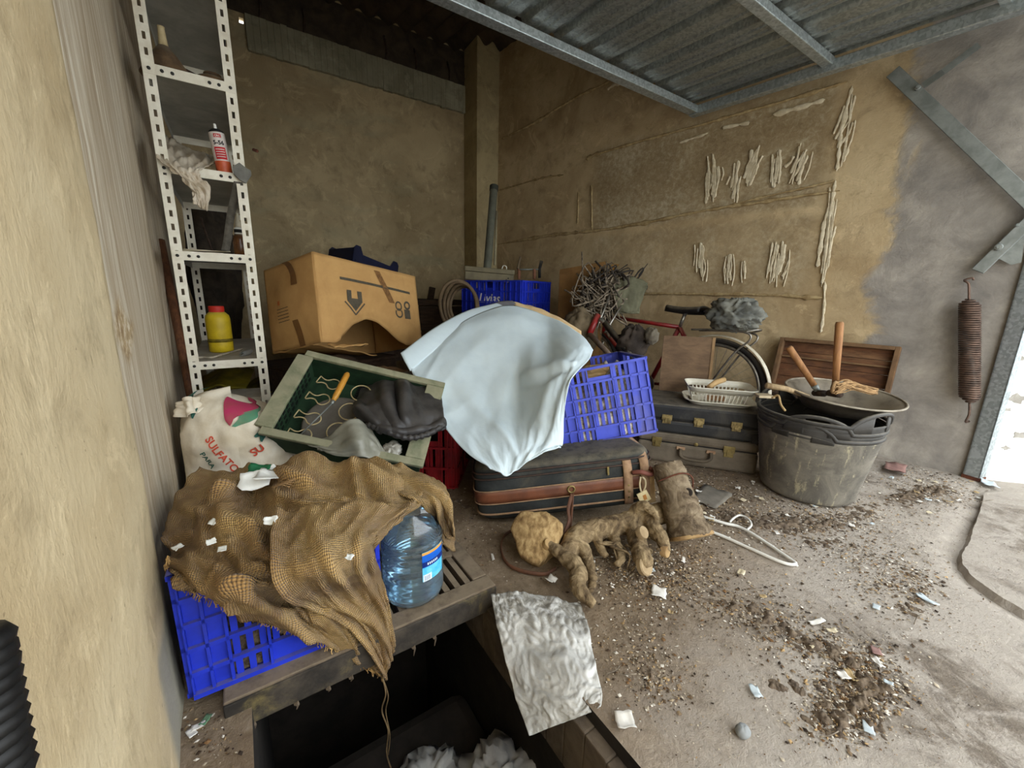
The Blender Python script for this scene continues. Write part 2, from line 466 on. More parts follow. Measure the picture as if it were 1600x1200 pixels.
def pit_wall(nm, a, b):
    a = Vector(a); b = Vector(b)
    f = lambda u,v: Vector((a.x+(b.x-a.x)*u, a.y+(b.y-a.y)*u, zz*v))
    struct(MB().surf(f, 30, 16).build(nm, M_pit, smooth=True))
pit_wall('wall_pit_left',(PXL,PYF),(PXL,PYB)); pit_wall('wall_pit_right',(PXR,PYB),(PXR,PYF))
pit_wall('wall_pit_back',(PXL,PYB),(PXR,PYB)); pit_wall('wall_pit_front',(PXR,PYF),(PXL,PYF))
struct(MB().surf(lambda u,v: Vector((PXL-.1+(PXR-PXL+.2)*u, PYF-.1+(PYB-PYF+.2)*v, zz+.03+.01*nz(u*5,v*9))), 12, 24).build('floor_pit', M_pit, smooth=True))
# rim of the pit: a ledge with a concrete lip on the right
M_lip = mat('pit_rim_concrete', (116,102,86), (80,70,60), 9, .95, .5, 60, dirt=(46,38,32))
mb = MB()
for i in range(20):
    y0 = .22+i*.0635; mb.box(PXR-.030+.006*nz(i,0), y0, -.20, PXR+.002, y0+.064, -.035+.006*nz(i*.8,3))
struct(mb.build('trim_pit_rim', M_lip, bevel=.004))
# slab outside and the open yard
M_slab = mat('outer_concrete', (180,174,167), (154,148,142), 7, .95, .5, 60, dirt=(128,122,116))
poly = [(p.x+.004*nz(p.x*30,p.y*30),p.y+.004*nz(p.y*30,p.x*30,4)) for p in spl(slab_pts,48)]+[(2.4,-1.6),(4.2,-1.6),(4.2,.05),(3.3,.06)]
mb = MB(); n = len(poly)
ins = []
cxp = sum(p[0] for p in poly)/n; cyp = sum(p[1] for p in poly)/n
for x,y in poly:
    d = Vector((cxp-x,cyp-y)); d.normalize(); ins.append((x+d.x*.02,y+d.y*.02))
mb.add([(x,y,-.03) for x,y in poly]+[(x,y,.003) for x,y in ins], [tuple(range(n,2*n))]+[(i,(i+1)%n,n+(i+1)%n,n+i) for i in range(n)])
struct(mb.build('floor_slab_outside', M_floor, origin=(0,0,0)))
M_yard = mat('yard_concrete', (190,188,184), (170,168,164), 2, .95, .3)
mb = MB().box(-14,-16,-.06,14,-1.58,-.02).box(3.88,-1.6,-.06,14,.0,-.02).box(-14,-1.6,-.06,-.44,-.2,-.02)
struct(mb.build('ground_yard', M_yard))
# white pier beside the opening, steel jamb
w0 = PZ(1524,748,0); w1 = PZ(1604,757,0)
mb = MB(); dd = (w1-w0).normalized(); nn = Vector((-dd.y,dd.x,0)); nn = nn if nn.x>0 else -nn
A = w0; B = w0+dd*.45
mb.add([A,B,B+nn*.3,A+nn*.3,A+Vector((0,0,3.5)),B+Vector((0,0,3.5)),B+nn*.3+Vector((0,0,3.5)),A+nn*.3+Vector((0,0,3.5))],
       [(0,1,5,4),(1,2,6,5),(2,3,7,6),(3,0,4,7),(4,5,6,7)])
pier = struct(mb.build('wall_pier', M_white))
M_chip = mat('bare_plaster', (176,170,160), (150,144,134), 30, .95, .4)
for px,py,r in ((1590,623,.028),(1594,680,.020),(1575,640,.010),(1572,700,.012),(1597,560,.012)):
    rr = ray(px,py); t = ((A-nn*.002-CC).dot(nn))/rr.dot(nn); c = CC+rr*t
    q = []
    for k in range(11):
        a = 2*math.pi*k/11; k2 = r*(1+.35*math.sin(k*2.3+px)); q.append(c+dd*math.cos(a)*k2*1.3+Vector((0,0,1))*math.sin(a)*k2*.8)
    MB().add(q+[p+nn*.004 for p in q], [tuple(range(11))]+[(i,(i+1)%11,11+(i+1)%11,11+i) for i in range(11)]).build('paint_chip', M_chip, pier)
def galv(name, base=(168,174,176), dark=(118,124,128), rough=.45):
    t = NT(name); co = t.coord(); v = t.n('ShaderNodeTexVoronoi'); v.inputs['Scale'].default_value = 90; t.l(co, v.inputs['Vector'])
    n = t.noise(co, 6, 6, .7, .5)
    sp = t.mix(t.mask(t.sep(v.outputs['Color'])[0], .1,.9), rgb(*dark), rgb(*base))
    col = t.mix(t.math('MULTIPLY', t.mask(n,.5,.75), .25), sp, rgb(110,108,102))
    MATS[name] = t.out(col, rough, None, .75, .5); return MATS[name]
M_galv = galv('galvanised_steel',(196,204,206),(166,174,176)); M_galvd = galv('dull_galvanised_sheet', (176,182,180), (150,156,154), .42)
j0 = PZ(1503,745,0); up = Vector((0,0,1)); e1 = (PZ(1526,752,0)-j0); e1.z=0; e1.normalize(); e2 = Vector((-e1.y,e1.x,0))
jx = frame(j0+e1*.0, e1, up)
jm = MB().box(0,0,0,.062,.006,2.3,jx).box(0,0,0,.006,.06,2.3,jx).box(.056,0,0,.062,.06,2.3,jx)
jamb = struct(jm.build('trim_door_jamb', M_galv))
M_rust = mat('rust', (112,66,46), (76,44,34), 30, .95, .5)
MB().box(-.003,-.004,0,.066,.062,.018,jx).build('rusty_foot', M_rust, jamb)

# ---- relief on the right wall: mortar ridges of the courses, smears of light plaster
def wall_strip(nm, pts, w, h, m, seed, n=60):
    """raised ragged strip following points (s,z) of the wall"""
    P = [Vector((a,b,0)) for a,b in pts]
    L = sum((q-p).length for p,q in zip(P[:-1],P[1:]))
    def fn(u,v):
        p = spline(P,u); q = spline(P,min(u+.01,1))-spline(P,max(u-.01,0)); q.normalize(); nrm = Vector((-q.y,q.x,0))
        ww = w*(.35+.65*abs(fbm(u*L*9+seed,v*.0,seed,3))*2.0)*(1 if .02<u<.98 else .1)
        k = (v-.5)*2; off = .25*w*fbm(u*L*5,seed,2,3)
        r = p+nrm*(k*ww+off)
        return Vector((r.x, .012 + h*max(0,1-k*k)*(.5+.5*abs(nz(u*L*30,k*2,seed))) - (.006 if abs(k)>.9 else 0), r.y))
    return MB().surf(fn, n, 6).build(nm, m, wr, smooth=True, world=False)
def W2(*pp): return [wall_sz(x,y) for x,y in pp]
for i,(pp,w,h,m) in enumerate([
    (W2((782,219),(840,190),(895,156),(955,127)), .018,.008,M_ridge),
    (W2((779,298),(842,280),(881,273)), .012,.006,M_ridge),
    (W2((917,250),(937,240),(1067,203),(1200,166),(1325,128)), .016,.010,M_ridge),
    (W2((779,382),(860,368),(917,362),(1000,350),(1097,330),(1200,314),(1313,298)), .020,.012,M_ridge),
    (W2((1000,459),(1100,459),(1200,461),(1290,466)), .016,.009,M_ridge),
    (W2((1333,135),(1316,200),(1308,268)), .014,.004,M_cream),
    (W2((1306,280),(1297,340),(1284,448)), .012,.004,M_cream),
    (W2((1290,440),(1288,480),(1283,520)), .012,.007,M_cream),
    (W2((1208,180),(1250,168),(1290,156)), .018,.006,M_cream),
    (W2((1130,200),(1172,192)), .012,.005,M_cream),
    (W2((1062,224),(1108,208)), .012,.005,M_cream),
    (W2((950,140),(962,132),(975,128)), .018,.006,M_cream),
    (W2((1150,318),(1230,300),(1308,282)), .010,.006,M_ridge),
    (W2((905,300),(903,350)), .012,.005,M_ridge),
    (W2((925,290),(926,360)), .010,.005,M_ridge)]):
    wall_strip('plaster_ridge', pp, w, h, m, i*3.7+1)
rs = random.Random(5)
def smear(px0,py0,px1,py1,lean,n):
    """a rubbed smear: several thin ragged strokes side by side"""
    n = int(n*2.8)
    for k in range(n):
        f = (k+.5)/n; x = px0+(px1-px0)*f+rs.uniform(-4,4)
        ya = py0+rs.uniform(0,.45)*(py1-py0); yb = py1-rs.uniform(0,.45)*(py1-py0)
        wall_strip('plaster_smear', W2((x+lean*.5,ya),(x+rs.uniform(-3,3),(ya+yb)/2),(x-lean*.5,yb)), rs.uniform(.004,.014), .0016, M_cream, rs.uniform(0,99), 30)
smear(1312,140,1330,262,18,3); smear(1288,290,1302,440,14,3); smear(1104,235,1126,320,2,5); smear(1140,250,1160,318,6,3); smear(1168,222,1186,300,12,4); smear(1205,232,1216,294,3,3); smear(1236,222,1262,292,14,4)
smear(1088,378,1106,444,2,4); smear(1132,396,1148,448,2,3); smear(1160,398,1168,444,0,2); smear(1204,376,1230,450,10,5)
# ================================================================== GARAGE DOOR AND ITS GEAR
M_dsteel = mat('grey_painted_steel', (146,150,146), (120,124,120), 14, .5, .08, 60, metal=.5, spec=.5)
c_in = on_wall(1085,178,.07); c_out = on_wall(1600,46,.06)
dy = (c_out-c_in); dslope = dy.z/abs(dy.y)
DX0, DX1 = .30, c_in.x; DYI = c_in.y; DYO = -.35
MD = frame((0,0,0),(1,0,0),(0,0,1))
def dz(y): return c_in.z + (DYI-y)*dslope
door = thing('garage_door', 'galvanised tilting garage door standing open overhead on its steel frame', 'garage door', (1.6,DYI-.9,dz(DYI-.9)))
def door_sheet(u,v):
    x = DX0+.02+(DX1-.04-DX0)*u; y = DYO+(DYI-DYO)*v
    ph = (x-DX0)/.21; f = ph-math.floor(ph)
    h = .0 if f<.62 else (.034*min(1,(f-.62)/.05) if f<.90 else .034*max(0,1-(f-.90)/.05))
    small = .007 if (abs(f-.2)<.012 or abs(f-.42)<.012) else 0
    return Vector((x,y,dz(y)+.045+h-small))
MB().surf(door_sheet, 420, 2).build('ribbed_sheet', M_galvd, door, solid=.0015)
def rail(p,q,w,h): return MB().bar(p,q,w,h)
MB().bar((DX0,DYI-.03,dz(DYI)), (DX1+.01,DYI-.03,dz(DYI)), .065,.045).build('inner_rail', M_galv, door, bevel=.004)
MB().bar((DX1-.035,DYI,dz(DYI)-.002), (DX1-.035,DYO,dz(DYO)-.002), .055,.055).build('side_rail', M_galv, door, bevel=.004)
MB().bar((DX0+.03,DYI,dz(DYI)), (DX0+.03,DYO,dz(DYO)), .055,.055).build('side_rail', M_galv, door, bevel=.004)
MB().bar((DX0,DYO,dz(DYO)), (DX1,DYO,dz(DYO)), .055,.055).build('outer_rail', M_galv, door, bevel=.004)
pm = PZ(1300,108,dz(1.2)); pm2 = PZ(1165,0,dz(1.2)); ym = pm.y
MB().bar((DX0,ym,dz(ym)+.018), (DX1-.02,ym,dz(ym)+.018), .05,.04).build('cross_rail', M_galv, door, bevel=.004)
p3 = PZ(1575,20,dz(.5)).y
MB().bar((DX0,p3,dz(p3)+.02), (DX1-.02,p3,dz(p3)+.02), .035,.03).build('cross_rail', M_galv, door, bevel=.004)
# lifting gear on the right wall
gear = thing('lifting_arm', 'grey flat steel lifting arm from the door edge down past the wall', 'steel arm', on_wall(1500,440,.05))
a = on_wall(1395,112,.055); b = on_wall(1602,308,.055); b2 = a+(b-a)*1.5
MB().bar(a,b2,.012,.058,up=(b2-a).cross(WN)).build('arm_bar', M_dsteel, gear, bevel=.002)
def bolt(px,py,off,r,par,m=None):
    c = on_wall(px,py,off); M = frame(c, WD, -WN)
    MB().lathe([(r,0),(r,.006),(r*.8,.009),(0,.009)],12,M).lathe([(r*.55,.008),(r*.5,.018),(0,.018)],6,M).build('bolt', m or M_rust, par, smooth=False)
bolt(1434,137,.064,.013,gear,M_dsteel)
s0 = on_wall(1442,134,.058); s1 = on_wall(1474,112,.070); s2 = on_wall(1530,70,.075)
MB().bar(s0,s1,.006,.03,up=WN.cross(s1-s0)).bar(s1,s2,.006,.03,up=WN.cross(s2-s1)).build('link_strap', M_dsteel, gear)
lev = thing('spring_lever', 'short grey steel lever holding the top of the door spring', 'lever', on_wall(1515,436,.06))
a = on_wall(1527,424,.05); b = on_wall(1602,352,.05); b2 = a+(b-a)*1.35
MB().bar(a,b2,.02,.050,up=(b2-a).cross(WN)).build('lever_bar', M_dsteel, lev, bevel=.003)
c1 = on_wall(1556,400,.04)
MB().add([on_wall(1560,404,.035),on_wall(1580,414,.035),on_wall(1596,410,.035),on_wall(1604,350,.035),on_wall(1596,358,.035)],[(0,1,2,3,4)]).build('bracket_plate', M_dsteel, lev, solid=.004)
bolt(1560,386,.062,.016,lev,M_dsteel); bolt(1589,352,.062,.008,lev,M_dsteel)
M_spring = mat('rusty_spring_steel', (120,96,82), (76,62,54), 20, .6, .2, 60, metal=.5, spec=.4)
sp = thing('door_spring', 'rusty coil spring hanging on the grey wall beside the door jamb', 'spring', on_wall(1516,640,.06))
ct = on_wall(1515,468,.06); cb = on_wall(1515,628,.06); ax = cb-ct; turns = 46
pts = []
for i in range(turns*10+1):
    a = 2*math.pi*i/10; k = i/(turns*10); rr = .036*min(1,.35+k*14,.35+(1-k)*14)
    pts.append(ct+ax*k+WD*math.cos(a)*rr+WN*math.sin(a)*rr)
MB().tube(pts,.0050,5).build('coil', M_spring, sp, smooth=True)
h0 = on_wall(1513,438,.06)
MB().tube(spl([ct+Vector((0,0,-.01)),ct+(h0-ct)*.4,h0+(ct-h0)*.15,h0+WD*.015,h0+WD*-.012+Vector((0,0,.012)),h0+WD*-.016],14),.005,6).build('hook', M_spring, sp, smooth=True)
lb = on_wall(1514,660,.05)
MB().tube(spl([cb,cb+(lb-cb)*.6,lb+WD*.012,lb+WN*.03],10),.005,6).build('hook', M_spring, sp, smooth=True)
# matching spring of the other side, close to the camera at the left wall
M_blk = mat('black_spring_steel', (30,29,28), (18,17,17), 20, .5, .1, 60, metal=.3, spec=.4)
q0 = D(-52,1000,.24); q1 = D(-14,1230,.24); ax = q1-q0; n1 = ax.normalized().orthogonal().normalized(); n2 = ax.normalized().cross(n1)
sp2 = thing('black_spring', 'black thick coil standing close at the left wall corner', 'spring', (q1.x,q1.y,q1.z-.02))
pts = []; turns = 11
for i in range(turns*14+1):
    a = 2*math.pi*i/14; k = i/(turns*14); pts.append(q0+ax*k+n1*math.cos(a)*.0115+n2*math.sin(a)*.0115)
MB().tube(pts,.0080,8).build('coil', M_blk, sp2, smooth=True)
MB().tube([q1,Vector((q1.x-.02,q1.y,-.01))],.009,8).build('anchor_rod', M_blk, sp2, smooth=True)
MB().tube([q0,q0-ax*1.5],.009,8).build('anchor_rod', M_blk, sp2, smooth=True)
# ================================================================== CRATES
M_blue = mat('blue_plastic', (34,56,196), (28,46,168), 10, .42, .05, 40, spec=.45, dust=.55, dustc=(124,118,120), dirt=(70,76,130), dirt_amt=.35)
M_blue2 = mat('faded_blue_plastic', (70,84,196), (58,70,176), 10, .5, .05, 40, spec=.4, dust=.7, dustc=(136,128,124), dirt=(112,108,130), dirt_amt=.45)
M_navy = mat('navy_plastic', (24,30,62), (16,20,44), 10, .45, .05, spec=.4, dust=.5)
M_red = mat('red_plastic', (150,18,26), (112,12,20), 10, .5, .05, spec=.4)
M_greenc = mat('dusty_green_plastic', (152,148,120), (112,116,88), 14, .8, .15, 50, dust=.6, dustc=(150,144,120), dirt=(58,80,50), dirt_amt=.7)
M_greend = mat('dark_green_plastic', (40,66,42), (26,46,30), 14, .7, .1)
def crate(M, L, Wd, H, m, name, label, group=None, rows=4, slats=True, cols=None, open_top=True):
    t = thing(name, label, 'crate', M, group)
    th = .006
    def panel(length, mapf, det=True, nm='side_panel'):
        k = length/.40
        cs = cols or [(.036,'s'),(.036,'s'),(.076,'l'),(.104,'w'),(.076,'l'),(.036,'s'),(.036,'s')]
        if length>.5: cs = [(.03,'s'),(.035,'s'),(.06,'l'),(.05,'l'),(.05,'w'),(.05,'l'),(.06,'l'),(.035,'s'),(.03,'s')]
        tot = sum(c[0] for c in cs); rh = H/rows
        mb = MB()
        def bx(u0,u1,v0,v1,d0,d1):
            vs = [mapf(u,v,d) for d in (d0,d1) for v in (v0,v1) for u in (u0,u1)]
            mb.add(vs, [(0,1,3,2),(4,6,7,5),(0,4,5,1),(2,3,7,6),(0,2,6,4),(1,5,7,3)])
        for r in range(rows+1):
            v = r*rh; hh = .011 if r in (0,rows) else .005
            bx(0,length,max(0,v-hh),min(H,v+hh),-.004,.012 if r in (0,rows) else .009)
        u = 0; sl = []
        for ci,(w,ty) in enumerate(cs):
            w = w/tot*length; bx(max(0,u-.0025),u+.0035,0,H,-.004,.009)
            for r in range(rows):
                v0 = r*rh; v1 = v0+rh
                solid = ty=='s' or (ty=='w' and r in (0,)) or (ty=='w' and r==rows-1 and False)
                if ty=='w' and r==rows-1 and det:                    # hand hole
                    bx(u,u+w,v0,v0+rh*.3,-.004,0); continue
                if solid or not slats: bx(u,u+w,v0,v1,-.004,0)
                else:
                    ns = max(2,int(w/.024)); pitch = w/ns
                    for q in range(ns): sl.append((u+pitch*(q+.28),v0,rh,pitch*.52))
            u += w
        bx(length-.0035,length,0,H,-.004,.009)
        po = mb.build(nm, m, t, world=False)
        for (su,sv,sh,sw) in sl:
            key = (name, round(sw,4), round(sh,4), nm, length, id(mapf))
            vs = [mapf(su+a*sw,sv+b*sh,c) for c in (-.004,-.0005) for b in (0,1) for a in (0,1)]
            MB().add(vs,[(0,1,3,2),(4,6,7,5),(0,4,5,1),(2,3,7,6),(0,2,6,4),(1,5,7,3)]).build('slat', m, po, world=False)
        return po
    panel(L, lambda u,v,d: Vector((u,-d,v)))
    panel(Wd, lambda u,v,d: Vector((-d,Wd-u,v)))
    panel(Wd, lambda u,v,d: Vector((L+d,u,v)), det=True)
    panel(L, lambda u,v,d: Vector((L-u,Wd+d,v)))
    mb = MB(); n = 7
    for i in range(n): 
        y = Wd*(i+.5)/n; mb.box(0,y-.012,0,L,y+.012,.005)
    for i in range(5):
        x = L*(i+.5)/5; mb.box(x-.014,0,0,x+.014,Wd,.005)
    mb.build('base', m, t, world=False)
    return t
# the front crate on the pit grate
CRM = frame((-.165,.955,.034),(1,-.015,0),(0,0,1))
cr1_ = crate(CRM, .395, .40, .30, M_blue, 'harvest_crate', 'bright blue slatted crate under the burlap on the pit grate', rows=5)
# wood chips and rags packed in the front crate
M_chips = mat('brown_debris', (120,104,84), (60,48,38), 60, .95, .6, 120)
def heap(nm, M, x0,y0,x1,y1,z0,h,m,label,cat,seed=1,amp=.02):
    def fn(u,v):
        e = min(u,1-u,v,1-v); k = min(1,e*30)
        return M @ Vector((x0+(x1-x0)*u, y0+(y1-y0)*v, z0+(h*(.75+.35*fbm(u*4+seed,v*4,seed,4))*k)))
    o = MB().surf(fn, 40, 40).build(nm, m, smooth=True); tag(o,label,cat,kind='stuff'); return o
heap('wood_chips', CRM, .012,.012,.383,.385,.008,.20,M_chips,'brown dry chips filling the blue crate under the burlap','debris',2)
# leaning crate on the soft suitcase
TM_ez = Vector((-.15,.20,.96)); TM_ex = Vector((.825,-.522,.21))
tc = Vector((1.405,1.385,.425)); _t = frame((0,0,0),TM_ex,TM_ez)
TM = frame(tc+(_t.to_3x3()@Vector((-.20,-.27,-.165))), TM_ex, TM_ez)
crate(TM, .40, .40, .33, M_blue2, 'harvest_crate', 'faded blue slatted crate tilted on the black soft suitcase', rows=5)
M_scrap = mat('grey_white_scraps', (236,228,214), (120,104,86), 34, .8, .6, 80)
heap('scrap_fill', TM, .006,.006,.394,.385,.006,.30,M_scrap,'pale scraps filling the tilted blue crate','scrap',7)
M_kraft2 = mat('crumpled_kraft', (196,164,112), (150,120,78), 12, .8, .3)
def crumple(nm, M, sx, sy, sz, m, seed, label, cat, n=18, amp=.35, parent=None, group=None):
    def warp(p,a):
        d = p.normalized() if p.length>1e-6 else Vector((0,0,1))
        q = d*1.7+Vector((seed,seed*.3,0)); w = Vector((noise.noise(q*1.3),noise.noise(q*1.3+Vector((9,0,0))),noise.noise(q*1.3+Vector((0,9,0)))))
        rdg = 1-2*abs(noise.noise(q*1.5+w*1.2)); fine = 1-2*abs(noise.noise(q*4.0+w*2))
        k = 1+amp*(.55*(rdg-.5)+.22*(fine-.5)+.5*noise.noise(q))
        return Vector((p.x*sx*k,p.y*sy*k,p.z*sz*k))
    prof = [(math.sin(math.pi*i/n),-math.cos(math.pi*i/n)) for i in range(n+1)]; prof[0]=(0,-1); prof[-1]=(0,1)
    o = MB().lathe(prof, n*2, M, warp).build(nm, m, parent, smooth=True)
    if parent is None: tag(o,label,cat,group)
    return o
crumple('crumpled_paper', frame(TM@Vector((.19,.10,.285)),TM_ex,TM_ez), .10,.06,.035, M_kraft2, 3, 'crumpled yellowish paper at the rim of the tilted blue crate','paper')
# far stack in the back corner; the topmost carries the lettering
LM_ex = Vector((.325,-.945,0)); LC = Vector((1.852,2.870,.664)); LM_ey = Vector((.945,.325,0))
def lm_at(z,k=0): return frame(Vector((LC.x,LC.y,z))-LM_ex*.30-LM_ey*(.20-.004*k), LM_ex,(0,0,1))
LM = lm_at(.664)
liv = crate(LM, .60, .40, .33, M_blue, 'harvest_crate', 'blue crate with white lettering in the far corner, topmost of its stack')
for k in (1,2):
    m_ = lm_at(.664-.332*k,k)
    mb = MB(); t_ = thing('harvest_crate', ['','blue crate in the middle of the far corner stack behind the sheet','lowest blue crate of the far corner stack standing on the floor'][k], 'crate', m_)
    for (x0,y0,x1,y1) in ((0,0,.60,.006),(0,.394,.60,.40),(0,0,.006,.40),(.594,0,.60,.40)):
        p_ = MB().box(x0,y0,0,x1,y1,.33)
        for i in range(11):
            if x1-x0>.1: p_.box(.06*i,y0-(.008 if y0<.1 else 0),0,.06*i+.006,y1+(0 if y0<.1 else .008),.33)
        p_.build('side_panel', M_blue, t_, world=False)
    MB().box(0,0,0,.60,.40,.005).build('base', M_blue, t_, world=False)
def text_mb(s, size, bold=0.0, shear=0.0):
    cu = bpy.data.curves.new('lettering','FONT'); cu.body = s; cu.size = size; cu.offset = bold; cu.shear = shear; cu.resolution_u = 3
    o = bpy.data.objects.new('lettering', cu); COL.objects.link(o)
    me = bpy.data.meshes.new_from_object(o.evaluated_get(bpy.context.evaluated_depsgraph_get()))
    vs = [v.co.copy() for v in me.vertices]; fs = [tuple(p.vertices) for p in me.polygons]
    bpy.data.objects.remove(o); bpy.data.curves.remove(cu); bpy.data.meshes.remove(me)
    return vs, fs
M_wprint = mat('white_print', (236,234,226), (210,208,200), 20, .7, 0)
MB().box(.16,-.004,.135,.44,.0,.245).build('name_plate', M_blue, liv, world=False)
vs,fs = text_mb('Livias', .10, .002, .25); MB().add([(.185+p.x,-.0055,.160+p.y) for p in vs], fs).build('lettering', M_wprint, liv, world=False)
# navy crate behind the cardboard box
nb_ = PY(600,440,3.05)
NM = frame(D(551,380,3.05)-Vector((.16,.1,.98))*.325, (.88,.42,-.24), (.16,.1,.98))
nv = thing('harvest_crate', 'dark navy plastic crate poking up behind the cardboard box', 'crate', NM)
for (x0,y0,x1,y1) in ((0,0,.46,.01),(0,.29,.46,.30),(0,0,.01,.30),(.45,0,.46,.30)):
    e = MB()
    if x1-x0>.1:
        prof = [(0,0),(x1,0),(x1,.30),(x1-.02,.325),(x1-.06,.325),(x1-.09,.27),(.09,.27),(.06,.325),(.02,.325),(0,.30)]
        e.prism(prof, 0, y1-y0, Matrix.Translation((0,y1,0)) @ Matrix.Rotation(R_(90),4,'X'))
        e.box(.02,y0-.008,.20,x1-.02,y0,.215); e.box(.02,y0-.008,.10,x1-.02,y0,.115)
    else: e.box(x0,y0,0,x1,y1,.30)
    e.build('side_panel', M_navy, nv, world=False)
MB().box(0,0,0,.46,.30,.008).build('base', M_navy, nv, world=False)
mb = thing('wooden_crate','dark plank crate behind the cardboard box carrying the navy crate','crate',Vector((NM.translation.x+.2,NM.translation.y+.2,0)))
_zc = NM.translation.z-.115
for k in range(4):
    MB().box(-.02,.02,_zc*k/4+.004,.44,.30,_zc*(k+1)/4-.004,frame(Vector((NM.translation.x,NM.translation.y,0)),(.88,.42,0),(0,0,1))).build('plank',mat('dark_crate_plank',(70,54,42),(48,38,30),8,.9,.3),mb,bevel=.004)
# red crate behind the green tray
RM = frame(PZ(672,752,.0), (.93,-.36,0),(0,0,1))
crate(frame(Vector((.60,1.70,.0)), (.80,-.6,0),(0,0,1)), .20,.36,.30, M_red, 'harvest_crate', 'dark red plastic crate on the floor behind the green tray', rows=3)

# ================================================================== GRATE OVER THE PIT
M_grate = mat('dusty_iron', (120,104,86), (84,72,60), 16, .85, .4, 60, metal=.15, dust=.7, dustc=(146,130,108), dirt=(60,48,38))
GX0,GX1,GY0,GY1 = -.115,.565,.90,1.46
gr = thing('pit_grate', 'dusty iron floor grate with wide frame laid over the inspection pit', 'grate', ((GX0+GX1)/2,(GY0+GY1)/2,0))
for nm,(x0,y0,x1,y1) in (('frame_bar',(GX0,GY0,GX1,GY0+.055)),('frame_bar',(GX0,GY1-.055,GX1,GY1)),('frame_bar',(GX0,GY0+.055,GX0+.05,GY1-.055)),('frame_bar',(GX1-.05,GY0+.055,GX1,GY1-.055))):
    MB().box(x0,y0,.004,x1,y1,.034).build(nm, M_grate, gr, bevel=.004)
MB().box(GX0,GY0-.004,-.045,GX1,GY0+.012,.030).build('front_lip', mat('worn_black_iron',(74,66,56),(40,36,32),12,.8,.4,50,dirt=(170,150,90),dirt_amt=.5), gr, bevel=.003)
n = 17; first = None
for i in range(n):
    x = GX0+.05+(GX1-GX0-.10)*(i+.5)/n
    if first is None:
        first = MB().box(-.009,0,0,.009,GY1-GY0-.11,.026).build('bar', M_grate, gr, world=False); o = first
    else: o = copy_part(first, gr)
    o.location = MW[gr.name].inverted() @ Vector((x,GY0+.055,.006))
MB().box(GX0+.05,1.10,.028,GX1-.05,1.122,.036).build('cross_bar', M_grate, gr)
for i in range(7):
    p = PZ(430+i*48+rnd.uniform(-15,15), 1092-i*22, .0)
    a = Vector((GX0+.06+.07*i+rnd.uniform(-.02,.02), GY0-.005, -.043))
    MB().tube([a,a+Vector((.004,0,-.008)),a+Vector((.0,.0,-.012-rnd.uniform(0,.018)))],[.006,.0035,.001],5).build('rust_drip', M_grate, gr)

# ================================================================== METAL RACK AND WHAT STANDS ON IT
M_rack = mat('white_enamel', (232,226,208), (214,206,186), 14, .5, .05, 60, spec=.4, dirt=(176,158,130), dirt_amt=.4)
M_rsheet = mat('grey_shelf_sheet', (186,184,174), (160,158,148), 8, .6, .08, dust=.6)
SY0, SY1 = 2.15, 3.02
sxl = PY(268,397,SY0).x; sxr = PY(398,400,SY0).x
sxl2 = max(sxl, LWX(SY0)+.012)
lvl = [PY(355,130,SY0).z, PY(365,272,SY0).z, PY(395,400,SY0).z, PY(415,560,SY0).z, .10]
lvl = [lvl[0]+ (lvl[0]-lvl[1])*1.05]+lvl
rack = thing('storage_rack', 'tall narrow white slotted-steel rack standing against the left wall', 'rack', ((sxl2+sxr)/2,(SY0+SY1)/2,0))
def post(x, y, dx, dyv):
    """slotted angle: two flanges, each a strip with real slots"""
    mb = MB(); Ht = 2.62; pitch = .05; w = .036; t = .002
    for fl_ in (0,1):
        n = int(Ht/pitch)
        for i in range(n):
            z = i*pitch
            a,b = (w*.36,w*.64); s0,s1 = z+.013,z+.037
            for (u0,u1,z0,z1) in ((0,a,z,z+pitch),(b,w,z,z+pitch),(a,b,z,s0),(a,b,s1,z+pitch)):
                if fl_==0: q = [(x+dx*u0,y,z0),(x+dx*u1,y,z0),(x+dx*u1,y,z1),(x+dx*u0,y,z1)]
                else: q = [(x,y+dyv*u0,z0),(x,y+dyv*u1,z0),(x,y+dyv*u1,z1),(x,y+dyv*u0,z1)]
                mb.add(q,[(0,1,2,3)])
    return mb.build('post', M_rack, rack, solid=.002)
post(sxl2,SY0,1,1); post(sxr,SY0,-1,1); post(sxl2,SY1,1,-1); post(sxr,SY1,-1,-1)
for z in lvl:
    sh = MB().box(sxl2+.002,SY0+.003,z,sxr-.002,SY1-.003,z+.0025).build('shelf', M_rsheet, rack)
    for y,e in ((SY0,.0),(SY1,-.004)):
        mb = MB().box(sxl2+.002,y-.003+e,z-.032,sxr-.002,y+.001+e,z+.003); mb.build('edge_lip', M_rack, sh)
    for x in (sxl2+.003,sxr-.005):
        MB().box(x,SY0,z-.032,x+.002,SY1,z+.003).build('edge_lip', M_rsheet, sh)
    for xx in (sxl2+.018, sxl2+.055, sxl2+.085, sxr-.085, sxr-.055, sxr-.018):
        M = frame((xx,SY0-.003,z-.015),(1,0,0),(0,-1,0))
        MB().lathe([(.006,0),(.006,.003),(.003,.004),(0,.004)],8,M).build('bolt', mat('dark_bolt',(60,58,54),None,20,.6,0,metal=.6), sh)
def on_shelf(px,k,y): 
    """point on shelf k at depth y in line with the picture column px at that height"""
    z = lvl[k]+.003; r = ray(px, 400)
    for _ in range(6):
        p = PY(px, 0, y); q = PY(px, 1000, y); f = (z-p.z)/(q.z-p.z); return p+(q-p)*f
M_brown = mat('dirty_brown_enamel', (110,84,56), (70,52,36), 14, .7, .2, dust=.5, dirt=(60,42,28))
c = on_shelf(263,1,SY0+.115)
f_ = thing('funnel', 'brown funnel turned upside down with pale spout on the top shelf', 'funnel', c)
